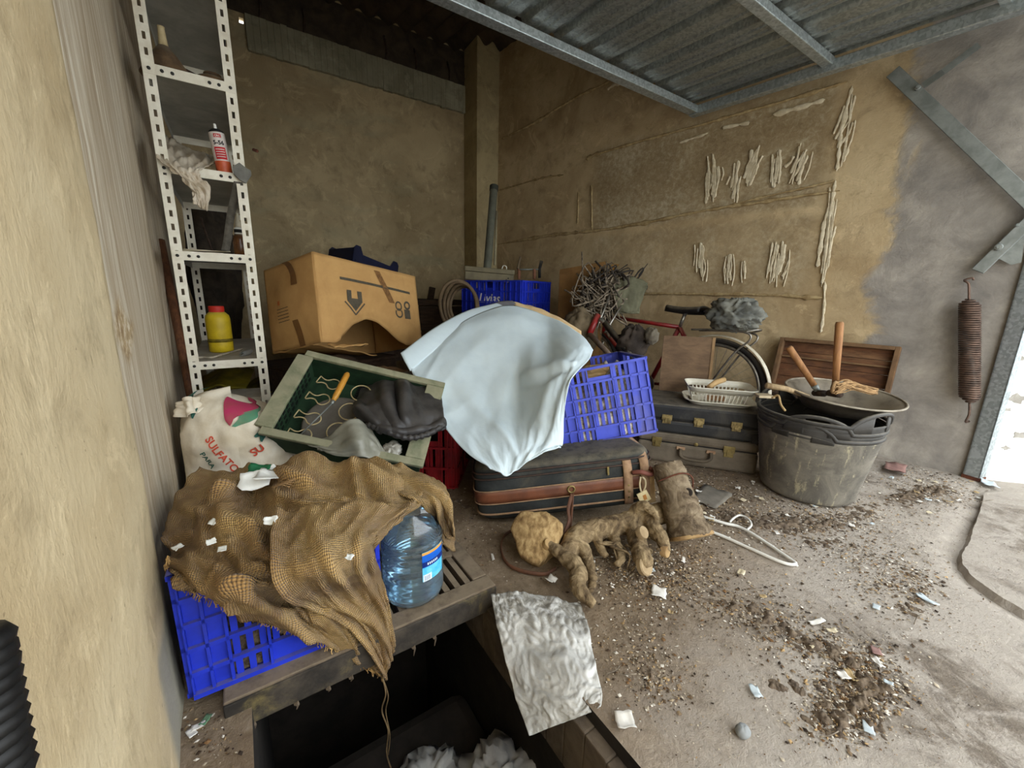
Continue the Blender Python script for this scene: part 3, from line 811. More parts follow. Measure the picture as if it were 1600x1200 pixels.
MB().lathe([(.083,0),(.086,.004),(.082,.012),(.064,.045),(.040,.082),(.017,.112)],28,Matrix.Translation(c)).build('cone', M_brown, f_, smooth=True)
MB().lathe([(.016,.110),(.013,.14),(.011,.172),(.012,.178),(.007,.178),(.007,.14)],14,Matrix.Translation(c)).build('spout', mat('pale_spout',(200,182,140),(170,150,110),14,.6,.1), f_, smooth=True)
c2 = on_shelf(302,1,SY0+.25)+Vector((0,0,.07))
sv = thing('sieve', 'round rusty sieve rim leaning behind the upturned funnel', 'sieve', c2-Vector((0,0,.07)))
M_ = frame(c2,(.8,-.3,-.5),(.45,-.55,.7))
MB().lathe([(.082,-.012),(.085,0),(.082,.012),(.078,.012),(.078,-.012),(.082,-.012)],30,M_).build('rim', mat('dark_rust',(84,58,36),(50,36,26),20,.8,.3), sv, smooth=True)
MB().lathe([(.078,-.006),(0,-.008)],30,M_).build('mesh_disc', M_brown, sv, smooth=True)
c3 = on_shelf(334,1,SY0+.075)
bw = thing('enamel_bowl', 'shallow brown bowl upside down beside the funnel on the rack', 'bowl', c3)
MB().lathe([(.062,0),(.064,.006),(.055,.020),(.030,.034),(0,.036)],26,Matrix.Translation(c3)).build('bowl_shell', M_brown, bw, smooth=True)
MB().lathe([(.03,.033),(.03,.042),(.026,.042),(.026,.034)],20,Matrix.Translation(c3)).build('foot_ring', M_brown, bw, smooth=True)
# spray can
c4 = on_shelf(352,2,SY0+.04); ML = Matrix.Translation(c4)@Matrix.Rotation(R_(-5),4,'Y')
can = thing('spray_can', 'red and white lubricant spray can at the front of the rack', 'spray can', c4)
M_canr = mat('can_orange',(206,96,52),(180,76,40),20,.45,0,spec=.5); M_canw = mat('can_white',(214,204,196),(196,186,178),20,.45,0,spec=.5)
r = .0275
MB().lathe([(r,0),(r,.045)],24,ML).build('can_base', M_canr, can, smooth=True, angle=40)
MB().lathe([(r,.045),(r,.150)],24,ML).build('can_body', M_canw, can, smooth=True, angle=40)
MB().lathe([(r,.150),(r-.002,.156),(.016,.164),(.010,.166),(0,.166)],24,ML).build('can_shoulder', mat('black_cap',(32,30,30),None,20,.5,0), can, smooth=True)
MB().lathe([(.006,.164),(.005,.185),(0,.187)],12,ML).build('nozzle', M_wprint, can, smooth=True)
def wrap_text(s,size,x0,z0,R,M,par,m,bold=.0008,shear=0,ang0=None):
    vs,fs = text_mb(s,size,bold,shear); w = max(p.x for p in vs)
    ca = math.atan2((CC-M.translation).y,(CC-M.translation).x) if ang0 is None else ang0
    out = []
    for p in vs:
        a = ca + (p.x-w/2+x0)/R; out.append((R*math.cos(a),R*math.sin(a),z0+p.y))
    MB().add(out,fs,M).build('lettering', m, par)
M_blackp = mat('black_print',(34,32,30),None,20,.8,0); M_redp = mat('red_print',(196,44,50),(176,36,40),20,.8,0)
wrap_text('5-56',.021,0,.104,r+.0008,ML,can,M_blackp)
def wrap_rect(w,h,z0,R,M,par,m,nm='print_panel',x0=0):
    ca = math.atan2((CC-M.translation).y,(CC-M.translation).x)
    fn = lambda u,v: M@Vector((R*math.cos(ca+(w*(u-.5)+x0)/R),R*math.sin(ca+(w*(u-.5)+x0)/R),z0+h*v))
    return MB().surf(fn,8,1).build(nm,m,par,smooth=True)
wrap_rect(.026,.013,.130,r+.0006,ML,can,M_redp); wrap_rect(.040,.045,.050,r+.0006,ML,can,M_redp)
wrap_text('CRC',.010,0,.1325,r+.0012,ML,can,M_wprint,.0003)
for k in range(4): wrap_rect(.032,.003,.058+.009*k,r+.0012,ML,can,M_canw)
# crumpled clear bag spilling over the shelf
M_bag = mat('dusty_film', (212,200,180), (176,158,132), 10, .4, .25, 30, spec=.5, dirt=(150,120,88), dirt_amt=.5)
def crinkle(seed,amp,f=5): return lambda u,v: amp*(abs(fbm(u*f+seed,v*f,seed,4))*1.6-.4)
z2 = lvl[2]
b0 = on_shelf(245,2,SY0+.05); 
def rk(px,py,dy): 
    p = PY(px,py,SY0+dy); p.x = max(p.x, LWX(p.y)+.015); return p
rows = [[rk(250,214,.30),rk(272,218,.34),rk(300,232,.36),rk(332,244,.32),rk(343,252,.20)],
        [rk(244,234,.03),rk(262,238,.08),rk(290,244,.12),rk(322,250,.12),rk(340,256,.08)],
        [rk(250,252,-.025),rk(266,256,-.03),rk(285,260,-.025),rk(305,262,-.015),rk(318,262,-.004)],
        [rk(274,268,-.035),rk(284,274,-.04),rk(294,278,-.035),rk(306,278,-.03),rk(312,276,-.02)],
        [rk(298,292,-.035),rk(306,300,-.045),rk(313,304,-.04),rk(322,300,-.035),rk(329,292,-.03)],
        [rk(304,318,-.03),rk(309,322,-.04),rk(314,326,-.035),rk(320,328,-.035),rk(325,330,-.03)]]
tag(patch(rows,44,44,crinkle(2,.016,6)).build('plastic_bag', M_bag, smooth=True, solid=.001), 'crumpled dusty plastic bag hanging over the second shelf edge','bag')
rows = [[D(306,236,2.0),D(345,246,2.0)],[D(312,252,1.98),D(346,258,1.98)]]
tag(patch(rows,12,10,crinkle(5,.006,4)).build('leaflet', mat('grey_leaflet',(150,146,136),(80,76,70),60,.6,.1), solid=.001), 'grey printed leaflet lying beside the plastic bag','leaflet')
# grey clamp and straps on the right post
M_strap = mat('grey_webbing', (106,100,90), (78,74,66), 30, .9, .3)
cl = thing('strap_clamp', 'grey metal clamp with webbing straps hanging on the rack post', 'strap', PY(380,280,SY0-.02))
zc = SY0-.012
M_clamp = mat('grey_clamp',(116,114,106),(92,90,84),20,.6,.2,metal=.4)
q = [PY(a,b,zc) for a,b in ((364,262),(374,256),(384,264),(391,268),(392,274),(384,286),(376,282),(366,272))]
MB().add(q+[p+Vector((0,-.012,0)) for p in q],[tuple(range(8)),tuple(range(15,7,-1))]+[(i,(i+1)%8,8+(i+1)%8,8+i) for i in range(8)]).build('clamp_plate', M_clamp, cl, bevel=.002)
def ribbon(pts,w,m,par,nm,side=(1,0,0)):
    P = spl(pts,24); s_ = Vector(side)*w/2
    return MB().add([p-s_ for p in P]+[p+s_ for p in P],[(i,i+1,25+i-0,24+i) for i in range(23)]).build(nm,m,par,smooth=True,solid=.002)
ribbon([PY(372,284,SY0-.005),PY(366,310,SY0+.04),PY(360,340,SY0+.06),PY(356,372,SY0+.06),PY(352,392,SY0+.07)],.030,M_strap,cl,'webbing')
ribbon([PY(370,286,SY0+.01),PY(374,306,SY0+.03),PY(380,326,SY0+.03),PY(382,345,SY0+.03)],.012,M_strap,cl,'webbing')
MB().tube([PY(396,234,SY0+.02),PY(402,236,SY0+.0)],.006,8).build('peg', M_rust, cl, smooth=True)
# glass bottle
c5 = on_shelf(378,3,SY0+.10); ML = Matrix.Translation(c5)
bt_ = thing('amber_bottle', 'amber oil bottle with pale cap on the middle shelf', 'bottle', c5)
MB().lathe([(.026,0),(.029,.004),(.029,.070),(.024,.082),(.017,.092)],20,ML).build('bottle_body', mat('amber_glass',(120,76,36),(84,52,28),16,.25,0,spec=.6,dust=.4), bt_, smooth=True)
MB().lathe([(.017,.092),(.018,.096),(.018,.118),(.012,.122)],20,ML).build('label_collar', M_wprint, bt_, smooth=True)
MB().lathe([(.0185,.098),(.0185,.112)],20,ML).build('label_band', M_blackp, bt_, smooth=True)
MB().lathe([(.012,.122),(.011,.140),(.008,.150),(.003,.178),(0,.18)],16,ML).build('cap', mat('cream_cap',(216,206,182),None,20,.5,0), bt_, smooth=True)
# papers on middle shelf
for i,(px,w) in enumerate(((285,.15),(305,.17),(320,.13))):
    c = on_shelf(px-4,3,SY0+.10+.03*i)+Vector((0,0,.004+.006*i))
    M = Matrix.Translation(c)@Matrix.Rotation(R_(-8+9*i),4,'Z')
    x1 = min(w/2, sxr-.01-c.x)
    c.x = max(c.x, sxl2+.115); M = Matrix.Translation(c)@Matrix.Rotation(R_(-8+9*i),4,'Z')
    o = MB().surf(lambda u,v: M@Vector((-.09+u*(w),-.04+v*.10,.003*nz(u*3,v*3,i)+.006*u*(i==1))),10,8).build('paper_sheet', mat('yellowed_paper',(206,196,170),(184,170,140),20,.85,.1), smooth=True, solid=.003)
    tag(o, ['lowest yellowed paper of the pile on the middle shelf','middle yellowed paper of the pile on the rack shelf','topmost yellowed paper of the pile on the rack shelf'][i],'paper','papers on the middle shelf')
# iron bits hanging at the rear of the middle shelf
o = MB().tube(spl([PY(314,340,SY1-.06),PY(320,360,SY1-.08),PY(334,398,SY1-.1)],8),.006,6).build('iron_rod', M_rebar, smooth=True); tag(o,'thin rusty rod leaning behind the middle shelf opening','rod')
# yellow bottle
c6 = on_shelf(347,4,SY0+.30); ML = Matrix.Translation(c6)
yb = thing('yellow_bottle', 'dusty yellow plastic bottle with red cap on the lower shelf', 'bottle', c6)
MB().lathe([(.044,0),(.050,.006),(.051,.05),(.0495,.055),(.051,.06),(.051,.16),(.047,.178),(.034,.192),(.028,.196)],28,ML).build('bottle_body', mat('yellow_plastic',(214,186,34),(186,158,24),10,.5,.05,spec=.4,dust=.3,dirt=(130,106,30),dirt_amt=.5), yb, smooth=True)
MB().lathe([(.031,.194),(.032,.2),(.032,.218),(.03,.222),(0,.222)],24,ML).build('cap', mat('red_cap',(206,52,36),(176,40,28),14,.5,.05), yb, smooth=True, angle=40)
MB().lathe([(.0515,.050),(.0515,.066)],28,ML).build('label_band', mat('brown_label',(128,110,24),(90,78,20),40,.6,0), yb, smooth=True)
# cord and plug on the lower shelf
pp = [on_shelf(x,4,y)+Vector((0,0,.008)) for x,y in ((306,SY0+.06),(318,SY0+.07),(332,SY0+.05),(346,SY0+.12),(360,SY0+.19),(378,SY0+.30))]
o = MB().tube(spl(pp,30),.005,6).build('cord', mat('pale_cord',(176,166,146),(140,130,112),30,.8,.2), smooth=True); tag(o,'pale cable lying on the lower shelf by the yellow bottle','cord')
c7 = on_shelf(387,4,SY0+.12)+Vector((0,0,.013)); M = frame(c7,(.5,.5,.1),(0,0,1))
pg = thing('power_plug', 'grey plug at the right of the lower rack shelf', 'plug', c7)
M2 = M@Matrix.Rotation(R_(90),4,'Y')
MB().lathe([(.012,-.025),(.013,0),(.012,.015),(.006,.028),(0,.03)],12,M2).build('plug_body', mat('grey_rubber',(120,118,112),None,20,.6,.1), pg, smooth=True)
MB().tube([M2@Vector((.005,0,-.045)),M2@Vector((.005,0,-.02))],.0025,6).tube([M2@Vector((-.005,0,-.045)),M2@Vector((-.005,0,-.02))],.0025,6).build('prongs', M_dsteel, pg)
# lower compartment: yellow folded sack, striped carton
M_ysack = mat('olive_yellow_sack',(150,132,30),(104,92,24),8,.7,.2)
for i,(px,py,d,sx,lab) in enumerate(((350,596,2.35,.13,'folded olive-yellow sack at the rack bottom, left one'),(412,606,2.5,.12,'folded olive-yellow sack at the rack bottom, right one'))):
    c = D(px,py,d); M = frame(c,(1,-.2,.1),(0,-.2,1))
    o = MB().surf(lambda u,v: M@Vector(((u-.5)*2*sx,(v-.5)*.3,.04-.10*abs(u-.5-.1*i)+.012*nz(u*6,v*6,i))),20,16).build('folded_sack', M_ysack, smooth=True, solid=.012); tag(o,lab,'sack')
cb_ = D(384,640,2.05); M = frame(Vector((cb_.x-.09,cb_.y-.02,.0)),(.985,-.17,0),(0,0,1))
ct_ = thing('striped_carton','white carton with red stripes on the floor inside the rack','carton',M)
hgt = cb_.z+.07
MB().box(0,0,0,.16,.22,hgt).build('carton_body', mat('dirty_white_card',(206,196,176),(176,164,142),12,.85,.1), ct_, world=False, bevel=.003)
for k in range(3): MB().box(.0,-.001,hgt-.03-.018*k,.16,-.0002,hgt-.022-.018*k).build('red_stripe', mat('faded_red_print',(178,74,70),(160,60,58),30,.9,0), ct_, world=False)
# dark sacking behind the rack
crumple('dark_sack', Matrix.Translation((-.10,3.40,.95)), .14,.22,.55, mat('dark_sacking',(70,60,48),(44,38,32),10,.95,.5,60), 4, 'dark crumpled sack stuffed behind the white rack','sack',20,.3)
# wooden pole against the wall
M_pole = mat('brown_pole_wood',(112,72,46),(80,50,32),8,.7,.2,stretch=(8,8,1))
pa = D(251,376,1.93); pb = D(296,604,1.80); dr = (pb-pa).normalized(); pb2 = pb+dr*((pb.z-.015)/abs(dr.z))
o = MB().tube([pa,pa+(pb2-pa)*.5,pb2],[.017,.018,.018],10).build('wooden_pole', M_pole, smooth=True); tag(o,'brown round wooden pole leaning between the left wall and rack','pole')

# ================================================================== WHITE WOVEN SACK WITH PRINT
M_sackw = mat('white_woven_sack',(226,216,196),(204,188,160),7,.6,.35,34,spec=.35,dirt=(176,146,108),dirt_amt=.6)
SCN = Vector((-.055,1.80,0)); 
sk = thing('fertiliser_sack','white woven sack with pink and green print beside the rack','sack',SCN)
_tc = Vector((CC.x-SCN.x,CC.y-SCN.y,0)).normalized(); _tr = Vector((-_tc.y,_tc.x,0)); _tr = _tr if _tr.dot(_rt)>0 else -_tr
S_RAD = .185; S_H = .50
prof_s = [(0,.78),(.08,.95),(.25,1.02),(.5,1.0),(.7,.95),(.85,.80),(.94,.55),(1,.0)]
def sack_pt(a, k, off=0.0):
    """a: angle from the direction of the viewer (rad), k: height 0..1"""
    for (k0,r0),(k1,r1) in zip(prof_s[:-1],prof_s[1:]):
        if k<=k1 or k1==1: 
            f = (k-k0)/(k1-k0); r = r0+(r1-r0)*f; break
    if k>.85: r = .80*math.sqrt(max(0,1-((k-.85)/.15)**2))
    d = _tc*math.cos(a)+_tr*math.sin(a)
    w = 1+.10*fbm(math.cos(a)*1.6+3,math.sin(a)*1.6,k*2.6,3)-.06*abs(nz(math.cos(a)*4,math.sin(a)*4+k*3,k*7))+.05*abs(nz(a*1.2,k*9,3))
    fx = 1.0 if math.sin(a)<0 else 1.0
    p = SCN+d*(S_RAD*r*w+off); 
    z = .004+S_H*(k**1.0)*(1+.03*nz(a,2,k)); z -= .035*math.sin(a)*k   # slumps to the right
    p.z = z+off*max(0,(k-.8)*4)
    p.x = max(p.x, LWX(p.y)+.012)
    return p
MB().surf(lambda u,v: sack_pt(u*2*math.pi, v), 90, 60).build('sack_body', M_sackw, sk, smooth=True)
def sack_px(px,py,off=.0025):
    """the sack point seen at this place of the photograph (print positions)"""
    best = None
    key = (px,py)
    lo = [(-.0,.6)]
    bu,bk = 0,.5; su,sk_ = 1.4,.5
    for it in range(7):
        cand = []
        for i in range(-4,5):
            for j in range(-4,5):
                a = bu+su*i/4; k = min(.99,max(.02,bk+sk_*j/4)); p = sack_pt(a,k); v = p-CC; zc_ = v.dot(FW)
                x = 800+F_PX*v.dot(CR)/zc_; y = 600-F_PX*v.dot(CU)/zc_
                cand.append(((x-px)**2+(y-py)**2,a,k))
        _,bu,bk = min(cand); su*=.45; sk_*=.45
    return bu,bk
def sack_text(s, size, p0, p1, m):
    """lettering on the sack from photo point p0 towards p1 along the baseline"""
    a0,k0 = sack_px(*p0); a1,k1 = sack_px(*p1)
    vs,fs = text_mb(s,size,.0012); w = max(p.x for p in vs)
    P0 = sack_pt(a0,k0); P1 = sack_pt(a1,k1)
    ux,uy = (a1-a0)*S_RAD,(k1-k0)*S_H; L = math.hypot(ux,uy); ux/=L; uy/=L; sc = L/w
    out = []
    for p in vs:
        X = (p.x*ux-p.y*uy)*sc; Y = (p.x*uy+p.y*ux)*sc
        out.append(sack_pt(a0+X/S_RAD,min(.99,k0+Y/S_H),.0065))
    MB().add(out,fs).build('lettering', m, sk)
M_sred = mat('faded_red_ink',(206,82,56),(186,66,44),30,.8,.05); M_sgrn = mat('green_ink',(58,108,92),(40,80,70),20,.8,.05)
M_spink = mat('pink_ink',(178,46,92),(150,70,70),7,.7,.05); M_sg2 = mat('green_leaf_ink',(70,134,104),(110,128,96),9,.7,.05)
sack_text('SULFATO',.05,(322,686),(366,738),M_sred)
sack_text('PARA',.05,(314,708),(332,732),M_sgrn)
sack_text('MINERAL C',.05,(312,640),(334,606),M_sgrn)
sack_text('SU',.05,(397,713),(413,701),M_sred)
sack_text('M',.05,(395,680),(408,690),M_sgrn)
def sack_poly(pts, m, n=14):
    """printed shape bounded by photo points: left edge list and right edge list"""
    La,Lb = pts; A = [Vector((*sack_px(*p),0)) for p in La]; B = [Vector((*sack_px(*p),0)) for p in Lb]
    def fn(u,v):
        a = spline(A,v); b = spline(B,v); q = a+(b-a)*u; return sack_pt(q.x,q.y,.0045)
    MB().surf(fn,n,n).build('print_panel', m, sk, smooth=True)
sack_poly(([(364,608),(354,622),(350,640),(352,656),(358,664)],[(378,610),(388,618),(392,630),(378,648),(360,665)]),M_spink)
sack_poly(([(394,632),(384,644),(372,656),(362,666)],[(398,640),(402,652),(388,660),(368,667)]),M_sg2)
# gathered mouth of the sack
g0 = sack_pt(-1.0,.90)
rows = [[g0+Vector((-.06,.03,-.03))*.7,g0+Vector((-.02,-.03,-.02))*.7,g0+Vector((.03,-.04,.0))*.7,g0+Vector((.06,.02,-.01))*.7],
        [g0+Vector((-.05,.04,.01))*.7,g0+Vector((-.02,-.01,.025))*.7,g0+Vector((.02,-.015,.03))*.7,g0+Vector((.05,.03,.01))*.7],
        [g0+Vector((-.045,.05,.03))*.7,g0+Vector((-.03,.02,.055))*.7,g0+Vector((.015,.01,.070))*.7,g0+Vector((.03,.04,.045))*.7]]
patch(rows,30,20,lambda u,v:.010*math.sin(u*16)*(1-v*.3)+.01*nz(u*6,v*4)).build('sack_mouth', M_sackw, sk, smooth=True, solid=.003)
# ================================================================== BURLAP, WATER BOTTLE
def burlap_mat():
    t = NT('burlap'); uv = t.coord('UV'); u,v = t.sep(uv)[:2]; co = t.coord()
    wob = t.math('MULTIPLY', t.math('SUBTRACT', t.noise(co, 14, 3, .5), .5), .010)
    su = t.math('SINE', t.math('MULTIPLY', t.math('ADD',u,wob), 2*math.pi*130)); sv = t.math('SINE', t.math('MULTIPLY', t.math('ADD',v,wob), 2*math.pi*130))
    wv = t.math('ADD', t.math('MULTIPLY', t.math('ABSOLUTE', su), .5), t.math('MULTIPLY', t.math('ABSOLUTE', sv), .5))
    a = t.noise(co, 5, 6, .65, .5); b = t.noise(co, 2.6, 5, .6, .4)
    col = t.mix(t.mask(a,.3,.7), rgb(158,120,72), rgb(214,176,112))
    col = t.mix(t.math('MULTIPLY', t.mask(b,.55,.72), .55), col, rgb(86,64,48))
    col = t.mix(t.math('MULTIPLY', t.mask(wv,.70,.15), .75), col, rgb(62,42,26))
    fz = t.noise(co, 160, 3, .7)
    h = t.math('ADD', wv, t.math('MULTIPLY', fz, .7))
    return t.out(col, .95, t.bump(h, 1.0, .006), spec=.1, **{'Sheen Weight':.15})
M_burlap = burlap_mat()
def pz(px,py,z):
    p = PZ(px,py,z); p.x = max(p.x, LWX(p.y)+.012); return p
def py_(px,py,y):
    p = PY(px,py,y); p.x = max(p.x, LWX(p.y)+.012); return p
bur = thing('burlap_sack','brown burlap sack spread over the blue crate and water bottle','burlap sack',(.08,1.15,.34))
rows = [
 [pz(318,744,.37),pz(365,735,.39),pz(420,730,.40),pz(480,722,.42),pz(540,722,.42),pz(600,730,.41),pz(650,742,.40)],
 [pz(285,780,.37),pz(345,772,.41),pz(405,766,.38),pz(470,764,.42),pz(540,765,.40),pz(610,768,.41),pz(668,772,.385)],
 [pz(260,822,.36),pz(325,820,.38),pz(395,812,.40),pz(465,808,.39),pz(535,808,.40),pz(600,806,.40),pz(640,800,.375)],
 [pz(258,862,.345),pz(320,868,.365),pz(385,872,.38),pz(450,868,.37),pz(515,862,.375),pz(565,850,.37),pz(590,840,.36)],
 [pz(268,893,.335),pz(330,922,.34),pz(390,932,.352),py_(445,940,.930),py_(500,940,.925),py_(545,925,.92),py_(580,895,.925)],
 [py_(284,914,.935),py_(350,947,.925),py_(425,976,.922),py_(500,1003,.915),py_(560,1034,.905),py_(597,1056,.895),py_(612,1010,.90)]]
def d_main(u,v):
    wx = u+.10*nz(u*3,v*3,7); wy = v+.10*nz(u*3,v*3,17)
    h = .008*fbm(u*7,v*6,3,4)+.030*(max(0,1-3.2*abs(nz(wx*4.2,wy*4.2,1)))**1.5-.25)*(1-.5*v)+.010*(max(0,1-3*abs(nz(wx*9,wy*9,5)))-.3)
    for a,b,w,k in (((.12,.05),(.30,.55),.035,.035),((.22,.0),(.42,.48),.03,-.022),((.05,.28),(.28,.42),.03,.022),((.30,.40),(.52,.80),.03,.030),((.24,.52),(.62,.95),.028,.022),
                    ((.36,.10),(.60,.22),.03,.028),((.52,.02),(.95,.18),.045,.030),((.60,.25),(.95,.28),.03,-.016),((.10,.60),(.40,.85),.04,.012),((.16,.14),(.10,.45),.025,-.018),((.44,.30),(.40,.62),.022,-.022),((.72,.0),(.85,.35),.03,.018)):
        h += fold(u,v,a,b,w,k)
    return h
MB.surf
patch(rows,120,100,d_main,.62,.62).build('main_cloth', M_burlap, bur, smooth=True, solid=.005)
rows = [
 [pz(436,806,.425),pz(500,790,.435),pz(570,785,.435),pz(636,796,.405)],
 [pz(428,852,.415),pz(490,838,.425),pz(550,828,.425),pz(598,824,.40)],
 [pz(440,908,.375),pz(500,898,.385),pz(552,880,.385),pz(582,856,.375)],
 [py_(490,945,.913),py_(530,935,.91),py_(568,915,.912),py_(592,888,.92)],
 [py_(560,992,.902),py_(580,978,.900),py_(598,955,.900),py_(604,935,.905)],
 [py_(602,1052,.893),py_(607,1040,.892),py_(613,1026,.892),py_(616,1002,.896)]]
def d_flap(u,v):
    h = .006*fbm(u*5,v*5,8,4)+.008*(max(0,1-3*abs(nz(u*5+v,v*4,5)))-.3)+.018*math.exp(-((u)/.06)**2)
    for a,b,w,k in (((.3,.05),(.5,.5),.05,.012),((.1,.5),(.55,.95),.05,.014),((.75,.3),(.7,.9),.05,.010)): h += fold(u,v,a,b,w,k)
    return h
patch(rows,70,90,d_flap,.30,.42).build('front_flap', M_burlap, bur, smooth=True, solid=.006)
rows = [
 [pz(575,726,.415),pz(625,733,.415),pz(665,742,.41),pz(694,757,.40)],
 [pz(610,765,.41),pz(645,764,.405),pz(680,768,.40),pz(704,782,.37)],
 [pz(655,785,.385),pz(676,790,.37),pz(692,800,.34),pz(708,818,.30)],
 [D(684,812,1.20),D(692,820,1.22),D(702,830,1.24),D(710,842,1.26)],
 [D(690,842,1.20),D(696,852,1.22),D(704,860,1.24),D(711,862,1.26)]]
patch(rows,60,60,lambda u,v: .008*fbm(u*5,v*5,5,4)+fold(u,v,(.1,.1),(.9,.3),.06,.018)+fold(u,v,(.5,.4),(.7,.95),.06,.016),.24,.30).build('side_flap', M_burlap, bur, smooth=True, solid=.006)
# frayed edge threads and the long loose thread
edge = spl(rows and [py_(262,868,.95),pz(262,885,.335),py_(284,914,.933),py_(350,947,.923),py_(425,976,.920),py_(500,1003,.913),py_(560,1034,.903),py_(597,1056,.893)],170)
mb = MB(); r2 = random.Random(3)
for p in edge:
    q = p+Vector((r2.uniform(-.006,.006),r2.uniform(-.010,0),-.004-r2.random()*.008)); mb.tube([p,(p+q)/2+Vector((r2.uniform(-.003,.003),0,0)),q],.0011,4)
mb.build('fringe', M_burlap, bur)
th0 = py_(597,1056,.893)
MB().tube(spl([th0,th0+Vector((.004,-.01,-.05)),th0+Vector((-.006,0,-.11)),th0+Vector((.006,-.005,-.18)),th0+Vector((.0,.0,-.26)),th0+Vector((.01,0,-.33))],40),.0022,5).build('loose_thread', mat('thread',(140,116,82),(100,80,56),40,.9,.2), bur, smooth=True)
MB().tube(spl([th0,th0+Vector((.010,-.01,-.06)),th0+Vector((.004,0,-.12)),th0+Vector((.010,-.005,-.2)),th0+Vector((.004,.0,-.27))],40),.0016,5).build('loose_thread', MATS['thread'], bur, smooth=True)

# water bottle
bc = PZ(635,955,.036); dirb = Vector((FW.x,FW.y,0)).normalized(); bc = bc+dirb*.086; bc.z = .035
bot = thing('water_bottle','big clear plastic water bottle with blue label on the pit grate','bottle',bc)
ML = Matrix.Translation(bc); RB = .0865
pr = [(.05,.002),(RB-.012,.0),(RB-.003,.010),(RB,.022)]
for k in range(9):
    z = .030+k*.0195; pr += [(RB,z),(RB-.0022,z+.005),(RB-.0022,z+.008),(RB,z+.013)]
pr += [(RB,.212),(RB-.004,.232),(RB-.016,.258),(.052,.285),(.030,.305),(.022,.312),(.022,.325)]
t = NT('clear_plastic'); 
gl = t.n('ShaderNodeBsdfGlossy'); gl.inputs['Roughness'].default_value = .08; gl.inputs['Color'].default_value = (1,1,1,1)
tr = t.n('ShaderNodeBsdfTransparent'); tr.inputs['Color'].default_value = (.86,.92,.95,1)
fr_ = t.n('ShaderNodeFresnel'); fr_.inputs['IOR'].default_value = 1.5
df = t.n('ShaderNodeBsdfDiffuse'); df.inputs['Color'].default_value = (.62,.68,.70,1)
m1 = t.n('ShaderNodeMixShader'); m1.inputs[0].default_value = .07; t.l(tr.outputs[0],m1.inputs[1]); t.l(df.outputs[0],m1.inputs[2])
m2 = t.n('ShaderNodeMixShader'); t.l(t.math('ADD',t.math('MULTIPLY',fr_.outputs[0],.9),.03),m2.inputs[0]); t.l(m1.outputs[0],m2.inputs[1]); t.l(gl.outputs[0],m2.inputs[2])
t.l(m2.outputs[0], t.t.nodes['Material Output'].inputs[0]); M_clear = t.m
MB().lathe(pr,48,ML,None,(1,0)).build('bottle_body', M_clear, bot, smooth=True)
t = NT('water'); 
M_water = t.out(rgb(206,226,236), .04, None, 0, .5, **{'Transmission Weight':.93,'IOR':1.12})
wpr = [(0,.006)]+[(max(.001,r_-.0025),max(.006,z_)) for r_,z_ in pr if z_<.195]+[(RB-.0025,.190),(0,.190)]
MB().lathe(wpr,40,ML).build('water', M_water, bot, smooth=True)
ca = math.atan2((CC-bc).y,(CC-bc).x)
def lab(a0,a1,z0,z1,m,nm,sl=0,off=.0012):
    fn = lambda u,v: ML@Vector(((RB+off)*math.cos(ca+a0+(a1-a0)*u),(RB+off)*math.sin(ca+a0+(a1-a0)*u),z0+(z1-z0)*v))
    return MB().surf(fn,14,1).build(nm,m,bot,smooth=True)
lab(.28,1.15,.085,.175,mat('label_cyan',(40,170,220),(120,210,236),24,.4,0),'label',)
lab(.28,1.15,.128,.166,mat('label_blue',(30,104,206),(24,90,190),20,.4,0),'label_band',0,.0016)
lab(.28,1.15,.130,.145,mat('label_navy',(26,50,128),(22,42,110),20,.4,0),'label_band',0,.002)
lab(.28,1.15,.166,.174,mat('label_gold',(226,170,84),(206,150,66),20,.4,0),'label_band',0,.0016)
lab(.30,.60,.085,.106,mat('label_white',(232,240,244),(206,220,228),60,.4,0),'label_patch',0,.0016)
for k in range(4): lab(.36+.05*k,.375+.05*k,.088,.102,MATS['label_navy'],'label_mark',0,.002)
for k in range(6): lab(.45+.07*k,.49+.07*k,.134,.141,MATS['label_white'],'label_mark',0,.0024)

# ================================================================== CARDBOARD BOX
M_kraft = mat('kraft_cardboard',(196,154,98),(180,138,86),6,.85,.1,30,spec=.15,dirt=(150,112,68),dirt_amt=.4)
M_tape = mat('brown_tape',(122,84,46),(104,70,38),12,.5,.05); M_gprint = mat('grey_print',(86,78,64),(74,68,56),40,.9,0)
bex = Vector((.891,.437,-.122)); bez = Vector((.014,.242,.970)); BD = (.685,.409,.428)
_b = frame((0,0,0),bex,bez).to_3x3(); BO = Vector((.5286,2.4549,.777))-_b@Vector((BD[0]/2,BD[1]/2,BD[2]/2)); BM = frame(BO,bex,bez)
box = thing('cardboard_box','big brown cardboard box with torn lower edge and printed arrow','cardboard box',BM)
L_,W_,H_ = BD
def front(u,v):
    x = u*L_; low = 0
    if .10<u<.80: low = .135*math.sin(math.pi*(u-.10)/.70)**1.3+.012*nz(u*9,1)
    z = low+(H_-low)*v
    return Vector((x, -.012*math.sin(math.pi*u)*math.sin(math.pi*v)+.02*math.exp(-((z-low)/.03)**2)*(low>0.02)+.004*nz(u*6,v*5), z))
def bmesh_(fn,nm,nu=40,nv=24): return MB().surf(fn,nu,nv).build(nm,M_kraft,box,world=False,smooth=True,solid=.005)
bmesh_(front,'front_panel')
bmesh_(lambda u,v: Vector((.004*nz(u*4,v*4,2)-.018*math.sin(math.pi*u)*math.sin(math.pi*v), u*W_, v*H_)),'side_panel')
bmesh_(lambda u,v: Vector((L_-.004*nz(u*4,v*4,5), u*W_, v*H_)),'side_panel')
bmesh_(lambda u,v: Vector((u*L_, W_, v*H_)),'back_panel')
